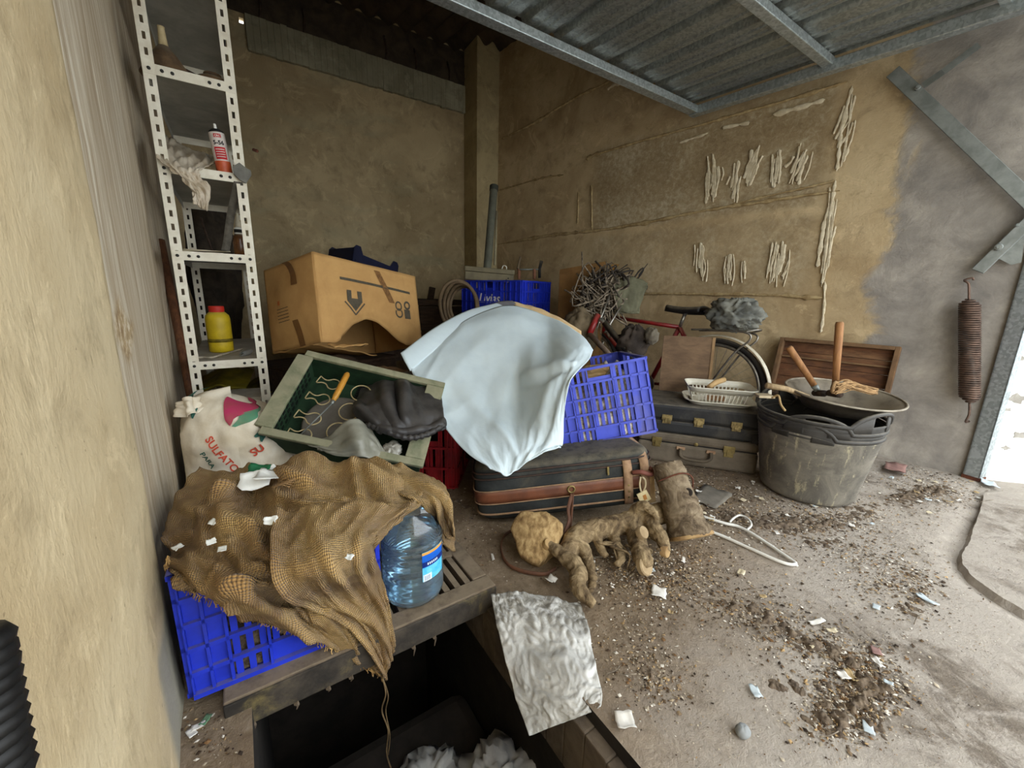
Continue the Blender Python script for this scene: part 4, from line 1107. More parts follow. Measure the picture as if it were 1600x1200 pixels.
bmesh_(lambda u,v: Vector((u*L_, v*W_, H_+.004*nz(u*4,v*4,8))),'top_panel')
bmesh_(lambda u,v: Vector((u*L_*.55, .06+v*(W_-.06), -.004-.05*(1-v)*u+.012*nz(u*5,v*5,3))),'bottom_flap')
bmesh_(lambda u,v: Vector((.02+u*.20, -.01-v*.05, -.012-.02*v*(1-u)+.01*nz(u*6,v*4))),'torn_flap',16,8)
def on_front(x,z): 
    u = x/L_; low = .135*math.sin(math.pi*(u-.10)/.70)**1.3 if .10<u<.80 else 0
    v = (z-low)/(H_-low); p = front(u,v); return Vector((x,p.y-.0045,z))
def fr_poly(pts,nm='print_mark',m=None):
    ps = [on_front(a,b) for a,b in pts]; MB().add(ps,[tuple(range(len(ps)))]).build(nm,m or M_gprint,box,world=False)
def seg(x0,z0,x1,z1,w,n=10):
    d = Vector((x1-x0,z1-z0)).normalized(); q = Vector((-d.y,d.x))*w/2
    for i in range(n):
        a = (x0+(x1-x0)*i/n,z0+(z1-z0)*i/n); b = (x0+(x1-x0)*(i+1)/n,z0+(z1-z0)*(i+1)/n)
        yield [(a[0]-q.x,a[1]-q.y),(b[0]-q.x,b[1]-q.y),(b[0]+q.x,b[1]+q.y),(a[0]+q.x,a[1]+q.y)]
mbp = MB()
for q in seg(.13,.325,.62,.315,.014,16): mbp.add([on_front(*p) for p in q],[(0,1,2,3)])
mbp.build('printed_line', M_gprint, box, world=False)
X,Z = .205,.215
fr_poly([(X-.045,Z+.055),(X-.018,Z+.055),(X-.018,Z+.015),(X+.018,Z+.015),(X+.018,Z+.055),(X+.045,Z+.055),(X+.045,Z),(X,Z-.05),(X-.045,Z)],'printed_arrow')
for a,b in (((X-.06,Z-.005),(X,Z-.068)),((X,Z-.068),(X+.06,Z-.005))):
    for q in seg(*a,*b,.008,2): fr_poly(q)
# handling symbols: umbrella and glass
X,Z = .545,.205
ring = lambda cx,cz,r0,r1,a0,a1,n=14: [[(cx+r*math.cos(a0+(a1-a0)*i/n),cz+r*math.sin(a0+(a1-a0)*i/n)) for r,i in ((r0,i),(r1,i),(r1,i+1),(r0,i+1))] for i in range(n)]
mbp = MB()
for q in ring(X-.035,Z+.02,.018,.028,0,2*math.pi)+ring(X-.035,Z-.02,.020,.030,R_(150),R_(400)): mbp.add([on_front(*p) for p in q],[(0,1,2,3)])
for q in [[(X+.008,Z-.05),(X+.055,Z-.05),(X+.055,Z+.005),(X+.008,Z+.005)],[(X-.05,Z-.008),(X-.02,Z-.008),(X-.02,Z+.006),(X-.05,Z+.006)]]: mbp.add([on_front(*p) for p in q],[(0,1,2,3)])
for q in ring(X+.035,Z+.03,.014,.026,0,2*math.pi): mbp.add([on_front(*p) for p in q],[(0,1,2,3)])
mbp.build('handling_symbols', M_gprint, box, world=False)
# torn tape strips
mbp = MB()
for i in range(14):
    x = .375+.006*i; z = .405-.012*i; mbp.add([on_front(x-.022+.005*nz(i,1),z),on_front(x+.020+.006*nz(i,4),z),on_front(x+.026+.006*nz(i+1,4),z-.013),on_front(x-.016+.005*nz(i+1,1),z-.013)],[(0,1,2,3)])
mbp.build('torn_tape', mat('torn_tape_brown',(140,100,58),(104,72,40),60,.6,.2), box, world=False)
def side(y,z): return Vector((-.018*math.sin(math.pi*y/W_)*math.sin(math.pi*z/H_)+.004*nz(y/W_*4,z/H_*4,2)-.006,y,z))
for pts in ([(.26,.43),(.20,.42),(.15,.36),(.14,.30)],[(.16,.13),(.15,.08),(.14,.0)]):
    P = spl([(a,b,0) for a,b in pts],10); mbp = MB()
    for p,q in zip(P[:-1],P[1:]): mbp.add([side(p.x-.022,min(p.y,H_)),side(p.x+.022,min(p.y,H_)),side(q.x+.022,min(q.y,H_)),side(q.x-.022,min(q.y,H_))],[(0,1,2,3)])
    mbp.build('brown_tape', M_tape, box, world=False)
mbp = MB()
for k in range(5): mbp.add([side(.30,.20-.016*k),side(.20,.20-.016*k),side(.20,.203-.016*k),side(.30,.203-.016*k)],[(0,1,2,3)])
mbp.build('printed_text_lines', M_gprint, box, world=False)
MB().add([side(.29,.222),side(.27,.222),side(.27,.244),side(.29,.244)],[(0,1,2,3)]).build('orange_mark', mat('orange_print',(206,116,60),None,30,.8,0), box, world=False)
# what the box rests on
M_dwood = mat('dark_old_wood',(74,56,42),(48,36,28),8,.9,.3,50,stretch=(1,6,6))
wb_ = thing('wooden_chest','dark wooden chest on the floor under the cardboard box','chest',(.58,2.55,0))
Mch = frame((.24,2.42,0),(.9,.43,0),(0,0,1))
for k in range(3): MB().box(0,0,.003+.15*k,.70,.42,.147+.15*k,Mch).build('plank', M_dwood, wb_, bevel=.004)
MB().box(-.01,-.01,.45,.71,.43,.468,Mch).build('lid', M_dwood, wb_, bevel=.003)
M_paper = mat('brown_paper_sack',(134,104,76),(98,76,56),9,.8,.4,40)
crumple('paper_sack', frame(D(600,592,2.05),(.9,-.3,-.1),(0,0,1)), .16,.10,.06, M_paper, 6, 'crumpled brown paper sack lying under the cardboard box edge','paper sack',20,.4)
crumple('paper_sack', frame(D(520,575,2.15),(.9,.2,.0),(0,0,1)), .14,.10,.06, mat('dark_paper_sack',(84,66,48),(60,46,36),9,.85,.4,40), 12, 'dark brown crumpled sack behind the green tray','paper sack',18,.4)

# ================================================================== GREEN TRAY WITH ODDMENTS
GTc = Vector((.386,1.691,.349)); gex = Vector((.849,-.4735,-.2348)); gez = Vector((-.138,-.6276,.766))
GD = (.56,.38,.13); _g = frame((0,0,0),gex,gez).to_3x3(); GO = GTc-_g@Vector((GD[0]/2,GD[1]/2,GD[2]/2-.06)); GM = frame(GO,gex,gez)
gt = thing('field_tray','dusty green plastic tray of wires and tools tilted behind the burlap','tray',GM)
L_,W_,H_ = GD
MB().box(0,0,0,L_,W_,.006).build('tray_base', M_greend, gt, world=False)
for nm,(x0,y0,x1,y1) in (('tray_side',(0,-.0,L_,.010)),('tray_side',(0,W_-.010,L_,W_)),('tray_side',(0,.01,.010,W_-.01)),('tray_side',(L_-.010,.01,L_,W_-.01))):
    o = MB().box(x0,y0,.006,x1,y1,H_).build(nm, M_greend, gt, world=False)
for nm,(x0,y0,x1,y1) in (('tray_rim',(-.014,-.018,L_+.014,.012)),('tray_rim',(-.014,W_-.012,L_+.014,W_+.018)),('tray_rim',(-.040,.012,.022,W_-.012)),('tray_rim',(L_-.06,.012,L_+.014,W_-.012))):
    MB().box(x0,y0,H_-.002,x1,y1,H_+.014).build(nm, M_greenc, gt, world=False, bevel=.003)
for i in range(10):
    for j in range(3): MB().box(.011,.04+i*.031,.03+j*.03,.0125,.056+i*.031,.045+j*.03).build('vent_slot', mat('slot_shade',(14,20,14),None,20,.9,0), gt, world=False)  # raised plates; the shade inside the slots is put into their dark colour
def inG(x,y,z): return GM@Vector((x,y,z))
M_wire = mat('pale_wire',(206,186,140),(170,150,108),30,.5,.1,metal=.2,spec=.5)
def wire_loop(cx,cy,s,ang,kind,label):
    z = .085; pts = []
    if kind==0:   # keyhole spring: flared foot, round loop
        base = [(-1.5,.55),(-1.5,-.55),(-.9,-.30),(-.35,-.32),(.2,-.75),(.8,-.75),(1.25,-.25),(1.25,.25),(.8,.75),(.2,.75),(-.35,.32),(-.9,.30)]
    else: base = [(math.cos(a)*1.0,math.sin(a)*1.0) for a in [R_(40+28*k) for k in range(11)]]
    for bx_,by_ in base:
        x = cx+s*(bx_*math.cos(ang)-by_*math.sin(ang)); y = cy+s*(bx_*math.sin(ang)+by_*math.cos(ang)); pts.append(inG(x,y,z))
    P = [Vector(p) for p in pts]
    if kind==0: P = P+[P[0]]
    o = MB().tube(spl(P,40),.0026,6,closed=False).build('wire_clip', M_wire, smooth=True); return tag(o,label,'wire','wire clips in the green tray')
wire_loop(.11,.30,.032,R_(-8),0,'pale wire clip nearest the far edge of the green tray'); wire_loop(.10,.215,.032,R_(-4),0,'second pale wire clip down in the green tray')
wire_loop(.10,.12,.034,R_(-6),0,'third pale wire clip down in the green tray'); wire_loop(.10,.042,.030,R_(2),0,'lowest pale wire clip in the green tray')
wire_loop(.245,.285,.040,0,1,'round wire ring beside the jacket, upper one in the tray'); wire_loop(.232,.185,.040,.2,1,'round wire ring beside the jacket, middle one in the tray'); wire_loop(.222,.085,.040,.3,1,'round wire ring beside the jacket, lower one in the tray')
tl = thing('awl','wooden handled awl lying across the wires in the green tray','awl',inG(.155,.25,.10))
M_ora = mat('orange_varnished_wood',(206,150,58),(180,122,42),10,.4,.05,spec=.5)
h0 = inG(.170,.345,.12); h1 = inG(.165,.20,.115)
MB().tube([h0,h0+(h1-h0)*.06,h0+(h1-h0)*.4,h0+(h1-h0)*.85,h1],[.008,.012,.013,.0115,.008],12).build('handle', M_ora, tl, smooth=True)
MB().tube([h1,h1+(h1-h0)*.12],[.007,.006],10).build('ferrule', M_dsteel, tl, smooth=True)
MB().tube([h1+(h1-h0)*.1,inG(.10,.03,.09)],.0028,6).build('shaft', M_dsteel, tl, smooth=True)
M_redh = mat('red_handle',(186,30,34),(150,22,26),14,.45,0,spec=.4)
for i,(x,y,lab) in enumerate(((.32,.20,'red-handled driver beside the upper wire ring in the tray'),(.305,.10,'red-handled driver beside the lower wire ring in the tray'))):
    d_ = thing('screwdriver',lab,'screwdriver',inG(x,y,.085)); a = inG(x,y,.09); b = inG(x+.01,y+.035,.09); c = inG(x-.01,y+.12,.09)
    MB().tube([a,a+(b-a)*.3,b],[.008,.010,.007],8).build('handle',M_redh,d_,smooth=True); MB().tube([b,c],.0025,6).build('shaft',M_dsteel,d_,smooth=True)
pl = thing('lamp_dish','grey round dish lying in the green tray under the wires','dish',inG(.20,.15,.02))
MB().lathe([(.13,.0),(.135,.012),(.128,.020),(.11,.014),(0,.016)],32,GM@Matrix.Translation((.20,.14,.03))).build('dish_shell', mat('grey_dish',(110,104,94),(90,84,76),8,.8,.1), pl, smooth=True)
o = MB()
for i in range(9): o.bar(inG(.22+.02*i,.27,.03),inG(.22+.02*i,.365,.03),.004,.004); o.bar(inG(.21,.275+.010*i,.034),inG(.40,.275+.010*i,.034),.004,.004) 
tag(o.build('wire_mesh', mat('black_mesh',(26,24,22),None,20,.6,0)),'black wire mesh piece at the far end of the green tray','mesh')
# grey film lying over the near rim
M_film = mat('grey_plastic_film',(150,148,134),(120,118,104),7,.4,.1,20,spec=.5)
rows = [[D(470,684,1.48),D(512,682,1.50),D(553,657,1.50),D(580,672,1.54),D(606,714,1.52)],
        [D(474,692,1.46),D(515,700,1.45),D(556,690,1.46),D(588,696,1.50),D(604,722,1.50)],
        [D(500,702,1.45),D(525,712,1.44),D(560,715,1.44),D(586,722,1.46),D(596,732,1.47)]]
tag(patch(rows,40,30,lambda u,v: .012*fbm(u*4,v*3,4,3)+fold(u,v,(.5,0),(.55,1),.10,.03)).build('plastic_film', M_film, smooth=True, solid=.0015),'grey plastic film folded over the near rim of the green tray','plastic film')
crumple('clear_film', frame(D(612,702,1.55),(.9,-.4,0),(0,-.5,.8)), .035,.035,.02, mat('shiny_film',(196,192,180),(140,136,124),14,.25,.5,20,spec=.6), 5, 'small shiny crumpled film at the right end of the green tray','plastic film',16,.5)
# black quilted jacket
M_jack = mat('black_nylon',(60,57,56),(40,38,38),8,.45,.15,40,spec=.4,dust=.25,dustc=(110,104,96))
rows = [[D(566,612,1.78),D(590,596,1.85),D(622,586,1.9),D(652,588,1.9),D(680,598,1.9)],
        [D(556,630,1.66),D(585,620,1.66),D(620,612,1.68),D(655,612,1.72),D(688,622,1.75)],
        [D(560,652,1.58),D(590,648,1.57),D(622,645,1.58),D(656,640,1.62),D(692,642,1.66)],
        [D(576,664,1.54),D(600,668,1.53),D(628,672,1.54),D(660,668,1.57),D(694,660,1.62)],
        [D(592,670,1.53),D(610,680,1.52),D(634,686,1.53),D(664,682,1.56),D(695,670,1.62)]]
def d_j(u,v):
    wx = u+.12*nz(u*3,v*3,2); wy = v+.12*nz(u*3,v*3,12)
    q = .022*nz(wx*3.2,wy*2.4,4)+.014*(max(0,1-2.2*abs(nz(wx*3.0,wy*2.6,6)))-.4)+.006*fbm(u*5,v*4,2,3)
    for a,b,w,k in (((.35,.1),(.45,.7),.07,.035),((.6,.1),(.55,.6),.06,.030),((.05,.3),(.2,.8),.05,.02),((.1,.85),(.95,.8),.05,.02),((.48,.2),(.5,.6),.03,-.03)): q += fold(u,v,a,b,w,k)
    return q
jk = thing('quilted_jacket','black quilted nylon jacket bundled on the green tray','jacket',D(625,670,1.6))
patch(rows,80,60,d_j).build('jacket_body', M_jack, jk, smooth=True, solid=.02)
hem = spl([D(576,664,1.53),D(600,672,1.51),D(634,684,1.51),D(664,680,1.54),D(694,664,1.60)],60)
MB().tube(hem,[.011+.0025*math.sin(i*1.4) for i in range(60)],8).build('waistband', M_jack, jk, smooth=True)

# ================================================================== PALE BLUE SHEET AND CLOTHS BELOW IT
M_sheet = mat('pale_blue_cotton',(212,225,229),(202,216,222),5,.9,.12,120,spec=.1)
sh_ = thing('cotton_sheet','pale blue cotton sheet draped over the heap in the middle','sheet',D(790,740,1.6))
rows = [
 [D(642,577,1.84),D(690,530,2.02),D(745,493,2.18),D(800,478,2.27),D(860,497,2.18),D(905,522,1.94),D(926,549,1.78)],
 [D(650,594,1.79),D(700,560,1.90),D(755,535,1.98),D(805,525,2.02),D(855,535,1.98),D(895,550,1.72),D(920,562,1.68)],
 [D(668,624,1.72),D(715,610,1.78),D(765,597,1.82),D(810,590,1.84),D(850,592,1.66),D(878,592,1.58),D(894,590,1.56)],
 [D(692,664,1.63),D(730,656,1.66),D(770,648,1.69),D(808,645,1.70),D(843,645,1.58),D(868,642,1.52),D(882,641,1.51)],
 [D(728,706,1.52),D(757,702,1.52),D(786,698,1.52),D(812,695,1.52),D(838,691,1.52),D(860,689,1.51),D(879,692,1.54)],
 [D(762,730,1.45),D(776,736,1.44),D(790,745,1.44),D(805,736,1.45),D(822,724,1.46),D(845,710,1.48),D(872,698,1.50)]]
def d_s(u,v):
    h = .006*fbm(u*6,v*4,1,4)+.007*(max(0,1-3*abs(nz(u*4+v*2.2,v*2.4-u,3)))-.3)
    for a,b,w,k in (((.45,.15),(.35,.85),.06,.010),((.62,.12),(.5,.9),.045,.008),((.75,.2),(.66,.95),.04,.010),((.85,.15),(.8,.7),.04,-.008),((.15,.2),(.3,.7),.05,.012),((.25,.05),(.6,.12),.05,.014),((.55,.4),(.88,.28),.022,.020),((.57,.45),(.86,.33),.02,-.014),((.2,.5),(.5,.92),.03,.010)): h += fold(u,v,a,b,w,k)
    return h
patch(rows,110,100,d_s).build('sheet_cloth', M_sheet, sh_, smooth=True, solid=.004)
rows = [[D(626,552,1.86),D(680,512,2.05),D(730,486,2.2),D(775,474,2.3)],[D(632,566,1.84),D(688,522,2.03),D(738,494,2.18),D(785,480,2.28)],[D(641,580,1.83),D(695,536,2.0),D(745,506,2.14),D(790,490,2.24)]]
patch(rows,50,12,lambda u,v:.006*math.sin(math.pi*v)).build('folded_hem', M_sheet, sh_, smooth=True, solid=.005)
rows = [[D(690,523,2.10),D(740,488,2.22),D(775,473,2.32),D(800,470,2.34)],[D(700,528,2.06),D(750,494,2.2),D(785,482,2.30),D(812,480,2.32)]]
o = patch(rows,30,6).build('grey_cloth', mat('grey_cotton',(120,118,120),(96,94,98),8,.9,.1), smooth=True, solid=.008); tag(o,'grey cloth edge showing above the pale blue sheet','cloth')
rows = [[D(800,472,2.36),D(835,480,2.30),D(872,496,2.22),D(908,518,2.10)],[D(806,480,2.30),D(840,490,2.24),D(876,506,2.15),D(908,527,2.05)],[D(806,492,2.25),D(840,500,2.2),D(876,516,2.1),D(904,535,2.0)]]
o = patch(rows,30,10,lambda u,v:.006*nz(u*8,v*2)).build('cream_cloth', mat('cream_cotton',(236,206,158),(220,186,136),8,.9,.1), smooth=True, solid=.008); tag(o,'cream cloth edge showing along the back of the blue sheet','cloth')
# bundle of blankets that carries the sheet
M_blan = mat('dark_blanket',(62,56,52),(44,40,38),10,.95,.4,60)
for i,(c,s_,lab) in enumerate(((( 1.02,1.92,.20),(.32,.24,.20),'dark blanket bundle on the floor under the blue sheet'),((1.08,1.98,.50),(.24,.18,.13),'dark blanket bundle lying on another under the blue sheet'))):
    crumple('blanket_bundle', Matrix.Translation(c)@Matrix.Rotation(R_(-30),4,'Z'), *s_, M_blan, 20+i, lab,'blanket',18,.12)

# ================================================================== SOFT SUITCASE
sex = Vector((.858,-.50,.115)); sez = Vector((-.085,.13,.987)); SCD = (.71,.40,.25)
_s = frame((0,0,0),sex,sez).to_3x3(); SO = Vector((1.090,1.248,.158)); SM = frame(SO,sex,sez)
def rbox(L,Wd,H,r,n=10,pw=5.0):
    """rounded box as a superellipsoid-like shell"""
    def fn(u,v):
        a = 2*math.pi*u; b = math.pi*(v-.5)
        def se(c,e): return math.copysign(abs(c)**e,c)
        e1_,e2_ = r
        return Vector((L/2*se(math.cos(b),e1_)*se(math.cos(a),e2_), Wd/2*se(math.cos(b),e1_)*se(math.sin(a),e2_), H/2*se(math.sin(b),e1_)))
    return fn
M_canvas = mat('black_canvas',(52,54,52),(36,38,37),9,.75,.25,90,dust=.55,dustc=(128,118,98),dirt=(108,96,74),dirt_amt=.45)
sc_ = thing('soft_suitcase','old black soft suitcase with brown stripe resting on tree roots','suitcase',SM)
fb = rbox(*SCD,(.28,.22))
def body(u,v):
    p = fb(u,v); p.z += .010*nz(p.x*7,p.y*7,1)*(p.z>0)-.018*math.exp(-((p.x)/.3)**2)*(p.z>0); return p
MB().surf(body,96,40).build('case_body', M_canvas, sc_, smooth=True, world=False)
M_leath = mat('brown_leather',(116,68,44),(90,52,35),10,.5,.15,50,spec=.4,dust=.3,dirt=(150,120,84),dirt_amt=.4)
M_tan = mat('tan_webbing',(170,138,106),(134,104,80),20,.85,.3,80)
def ringband(z0,z1,off,m,nm,n=120,x0=None):
    def se(c,e): return math.copysign(abs(c)**e,c)
    def fn(u,v):
        a = 2*math.pi*u; zz = z0+(z1-z0)*v; b = math.asin(max(-1,min(1,(abs(zz)/(SCD[2]/2))**(1/.28))))
        k = math.cos(b)**.28
        return Vector(((SCD[0]/2+off)*k*se(math.cos(a),.22),(SCD[1]/2+off)*k*se(math.sin(a),.22),zz))
    return MB().surf(fn,n,3).build(nm,m,sc_,smooth=True,world=False,solid=.003)
ringband(-.038,.010,.004,M_leath,'leather_stripe')
def ringtube(z,off,r,m,nm):
    def se(c,e): return math.copysign(abs(c)**e,c)
    k = math.cos(math.asin((abs(z)/(SCD[2]/2))**(1/.28)))**.28
    pts = [Vector(((SCD[0]/2+off)*k*se(math.cos(2*math.pi*i/110),.22),(SCD[1]/2+off)*k*se(math.sin(2*math.pi*i/110),.22),z)) for i in range(110)]
    MB().tube(pts,r,6,closed=True).build(nm,m,sc_,smooth=True,world=False)
ringtube(-.040,.006,.0022,M_tan,'piping'); ringtube(.012,.006,.0022,M_tan,'piping')
ringtube(.060,.003,.0035,mat('dark_piping',(70,52,42),(50,38,32),20,.6,.1),'zipper'); ringtube(.082,.002,.004,MATS['dark_piping'],'piping'); ringtube(-.085,.002,.004,M_tan,'piping')
# zipper pull, ring, straps at the right end
MB().box(.165,-.210,.028,.173,-.204,.062).build('zipper_pull', mat('old_brass',(150,132,84),(110,94,58),20,.45,.1,metal=.7), sc_, world=False, bevel=.001)
MB().lathe([(.016,-.003),(.016,.003),(.010,.003),(.010,-.003),(.016,-.003)],20,Matrix.Translation((.02,-.208,-.012))@Matrix.Rotation(R_(90),4,'X')).build('metal_ring', MATS['old_brass'], sc_, smooth=True, world=False)
def strap_around(x,w,m):
    fn_ = lambda u: None
    pts = []
    for i in range(30):
        a = math.pi*(1.0-i/29*1.0)+math.pi*0.0
    pr_ = [(-.10,-.205),(-.06,-.209),(.0,-.210),(.05,-.207),(.085,-.188),(.104,-.14),(.108,-.05),(.106,.05)]
    P = spl([(x+.25*(-.2-y)*.0,y,z) for z,y in pr_],28); s_ = Vector((w/2,0,0))
    MB().add([p-s_ for p in P]+[p+s_ for p in P],[(i,i+1,29+i,28+i) for i in range(27)]).build('strap',m,sc_,smooth=True,world=False,solid=.005)
strap_around(.245,.034,M_tan); strap_around(.312,.034,M_tan)
for z in (-.02,-.045,-.07): MB().lathe([(.004,0),(.004,.003),(0,.004)],8,Matrix.Translation((.245,-.213,z))@Matrix.Rotation(R_(90),4,'X')).build('rivet',MATS['old_brass'],sc_,world=False)
MB().tube([Vector(p) for p in spl([(.262,-.215,.03),(.285,-.235,.038),(.31,-.24,.03),(.33,-.232,.022),(.345,-.215,.03),(.330,-.214,.04)],20)],.009,8).build('side_handle', mat('reddish_leather',(130,78,66),(100,60,50),12,.6,.2), sc_, smooth=True, world=False)
# luggage tag with cord
MB().tube([Vector(p) for p in spl([(.285,-.238,.02),(.277,-.245,-.01),(.283,-.247,-.04),(.298,-.245,-.02),(.300,-.243,.005),(.290,-.240,.02)],24)],.0035,6).build('tag_cord', mat('cream_cord',(206,190,156),(176,160,128),20,.8,.2), sc_, smooth=True, world=False)
tg = MB().prism([(.262,-.045),(.300,-.030),(.318,-.068),(.280,-.092)],.0,.004,Matrix.Translation((0,-.246,0))@Matrix.Rotation(R_(90),4,'X')).build('luggage_tag', mat('cream_tag',(232,216,172),(212,194,148),20,.7,.05), sc_, world=False)
MB().prism([(.284,-.052),(.296,-.047),(.302,-.066),(.290,-.072)],.0041,.005,Matrix.Translation((0,-.246,0))@Matrix.Rotation(R_(90),4,'X')).build('tag_window', mat('orange_print2',(206,140,72),None,20,.7,0), tg, world=False)
MB().bar((.335,-.205,.03),(.338,-.208,-.105),.026,.003,up=(0,1,0)).build('end_strap', mat('pale_webbing',(206,178,136),(176,148,108),20,.85,.2), sc_, world=False)
# leather shoulder strap hanging from the ring and looping on the floor
r0 = SM@Vector((.02,-.214,-.03))
P = [r0, D(888,795,1.50), D(889,815,1.46), D(878,838,1.42)+Vector((0,0,0)), PZ(858,850,.03), PZ(830,838,.02), PZ(805,828,.012), PZ(788,838,.010), PZ(783,858,.008), PZ(792,880,.008), PZ(815,892,.008), PZ(850,897,.008), PZ(868,888,.010)]
o = MB().tube(spl(P,90),.0075,8,flat=.45).build('leather_strap', mat('dark_leather',(110,74,54),(84,56,42),14,.6,.15), smooth=True); tag(o,'brown leather strap hanging from the suitcase ring and coiled on the floor','strap')
o = MB().tube(spl([r0+Vector((.004,0,0)),D(893,800,1.5),D(890,830,1.44),D(884,850,1.40)],24),.006,8,flat=.45).build('leather_strap', MATS['dark_leather'], smooth=True); tag(o,'short loose end of brown leather strap hanging under the suitcase','strap')
# ================================================================== LOGS AND ROOTS
def bark(name,c1,c2,c3):
    t = NT(name); co = t.coord(); a = t.noise(t.coord('Object',(1,1,1)), 16, 8, .7, 1.4); b = t.noise(co, 60, 5, .7, .5)
    col = t.ramp(a, [(.34, rgb(*c2)), (.5, rgb(*c1)), (.66, rgb(*c3))])
    h = t.math('ADD', a, t.math('MULTIPLY', b, .6))
    MATS[name] = t.out(col, .92, t.bump(h, .8, .012), spec=.1); return MATS[name]
M_bark = bark('grey_bark',(120,104,84),(72,60,48),(152,136,112)); M_root = bark('root_wood',(132,112,84),(72,58,44),(176,154,118))
M_cut = mat('cut_wood',(176,146,100),(136,106,70),14,.8,.3,60); M_grain = None
def woody(nm, chains, m, parent, vox=.007, seed=1, amp=.10):
    mb = MB()
    for ch in chains:
        P = spl([c[0] for c in ch], 26); Rr = [spline([Vector((c[1],0,0)) for c in ch], i/25).x for i in range(26)]
        Rr = [r*(1+amp*fbm(i*.45,seed,r*50,3)) for i,r in enumerate(Rr)]
        mb.tube(P, Rr, 14)
    o = mb.build(nm, m, parent, smooth=True)
    md = o.modifiers.new('remesh','REMESH'); md.mode = 'VOXEL'; md.voxel_size = vox; md.use_smooth_shade = True
    tx = bpy.data.textures.new('bark_relief','CLOUDS'); tx.noise_scale = .014; tx.noise_depth = 4
    dm = o.modifiers.new('relief','DISPLACE'); dm.texture = tx; dm.strength = .009; dm.texture_coords = 'LOCAL'
    return o
def gp(px,py,z): return PZ(px,py,z)
lg = thing('log','thick grey log lying beside the suitcase with a pale cut end','log',gp(1060,830,0))
la = PZ(1042,724,.28); lb = PZ(1078,838,.066); ld = (lb-la).normalized()
woody('log_trunk', [[(la,.056),(la+(lb-la)*.35,.060),(la+(lb-la)*.7,.068),(lb,.078)]], M_bark, lg, .008, 3)
MB().lathe([(.078,-.004),(.080,.006),(.074,.010),(0,.011)],26,frame(lb-ld*.004,Vector((0,0,1)).cross(ld),ld),lambda p,a: Vector((p.x*(1+.06*math.sin(3*a)),p.y*(1+.05*math.cos(2*a)),p.z))).build('cut_face', M_cut, lg, smooth=True, angle=40)
kn = lb-ld*.10+Vector((.0,-.02,.070)); MB().lathe([(.016,0),(.014,.006),(.006,.004),(0,.002)],14,frame(kn,ld,(CC-kn).normalized())).build('knot', mat('knot_dark',(50,42,36),None,20,.9,.2), lg, smooth=True)
MB().tube(spl([la+ld*.05+Vector((-.075,0,.0)),la+ld*.07+Vector((-.02,-.04,.055)),la+ld*.10+Vector((.05,-.03,.05)),la+ld*.12+Vector((.10,0,-.02))],20),.003,6).build('tie_wire', M_rust, lg, smooth=True)
rt_ = thing('tree_root','gnarled brown tree root with cut branches in front of the suitcase','tree root',gp(940,900,0))
R1 = [[(PZ(1038,800,.10),0.0393),(PZ(1000,812,.09),0.0419),(PZ(955,822,.085),0.0385),(PZ(912,832,.080),0.0393),(PZ(892,852,.06),0.0349),(PZ(884,874,.045),0.0297)],
      [(PZ(856,850,.085),0.0139),(PZ(872,862,.075),0.0210),(PZ(890,876,.065),0.0262),(PZ(904,892,.055),0.0280),(PZ(902,912,.045),0.0244),(PZ(912,930,.035),0.0210),(PZ(928,945,.022),0.0131)],
      [(PZ(908,850,.06),0.0262),(PZ(920,880,.04),0.0192),(PZ(926,908,.025),0.0139),(PZ(922,925,.02),0.0087)],
      [(PZ(955,825,.08),0.0262),(PZ(962,850,.055),0.0192),(PZ(970,872,.04),0.0157),(PZ(962,884,.025),0.0105)],
      [(PZ(985,815,.09),0.0306),(PZ(995,845,.07),0.0314),(PZ(1004,872,.06),0.0297),(PZ(1012,888,.04),0.0227)],
      [(PZ(1012,805,.11),0.0314),(PZ(1022,825,.10),0.0262),(PZ(1034,842,.085),0.0227),(PZ(1040,862,.06),0.0175)],
      [(PZ(990,800,.12),0.0227),(PZ(1005,790,.16),0.0192),(PZ(1020,800,.15),0.0139),(PZ(1028,812,.13),0.0087)],
      [(PZ(930,830,.08),0.0175),(PZ(938,855,.05),0.0157),(PZ(948,870,.03),0.0105)]]
woody('root_body', R1, M_root, rt_, .005, 5, .16)
for (px,py,z,r,nx) in ((857,850,.087,.018,(-.6,-.5,.5)),(1008,884,.050,.030,(.0,-.8,.5)),(1040,862,.062,.019,(.3,-.8,.2)),(1004,832,.115,.022,(.1,-.7,.6))):
    c = PZ(px,py,z); MB().lathe([(r,-.012),(r*1.02,.004),(r*.9,.008),(0,.009)],16,frame(c,(1,.2,.1),nx)).build('cut_end', M_cut if r<.02 else mat('weathered_cut',(168,146,112),(140,118,88),20,.9,.3), rt_, smooth=True, angle=40)
rr_ = random.Random(8)
for i in range(9):
    a = PZ(930+i*12,850+rr_.uniform(-10,20),.07); b = a+Vector((rr_.uniform(-.05,.08),rr_.uniform(-.08,.0),-.05)); 
    MB().tube(spl([a,(a+b)/2+Vector((rr_.uniform(-.03,.03),rr_.uniform(-.03,.03),.02)),b],10),[.005-.0003*k for k in range(10)],6).build('rootlet', M_root, rt_, smooth=True)
def grain_mat():
    t = NT('split_wood_grain'); co = t.coord('Object',(44,44,1.6)); a = t.noise(co, 1.3, 4, .55, .3); b = t.noise(t.coord(), 30, 5, .6)
    col = t.ramp(a, [(.3, rgb(104,80,52)), (.5, rgb(154,126,86)), (.7, rgb(190,162,116))])
    return t.out(col, .9, t.bump(t.math('ADD',a,t.math('MULTIPLY',b,.2)), .5, .004), spec=.1)
M_grain = grain_mat()
st_ = thing('wood_block','split wood block with visible grain under the suitcase front','wood block',gp(840,880,0))
sc0 = PZ(843,880,.0)+Vector((.02,.045,.068)); Ms = frame(sc0,(.80,-.6,.15),(.25,.35,.9))
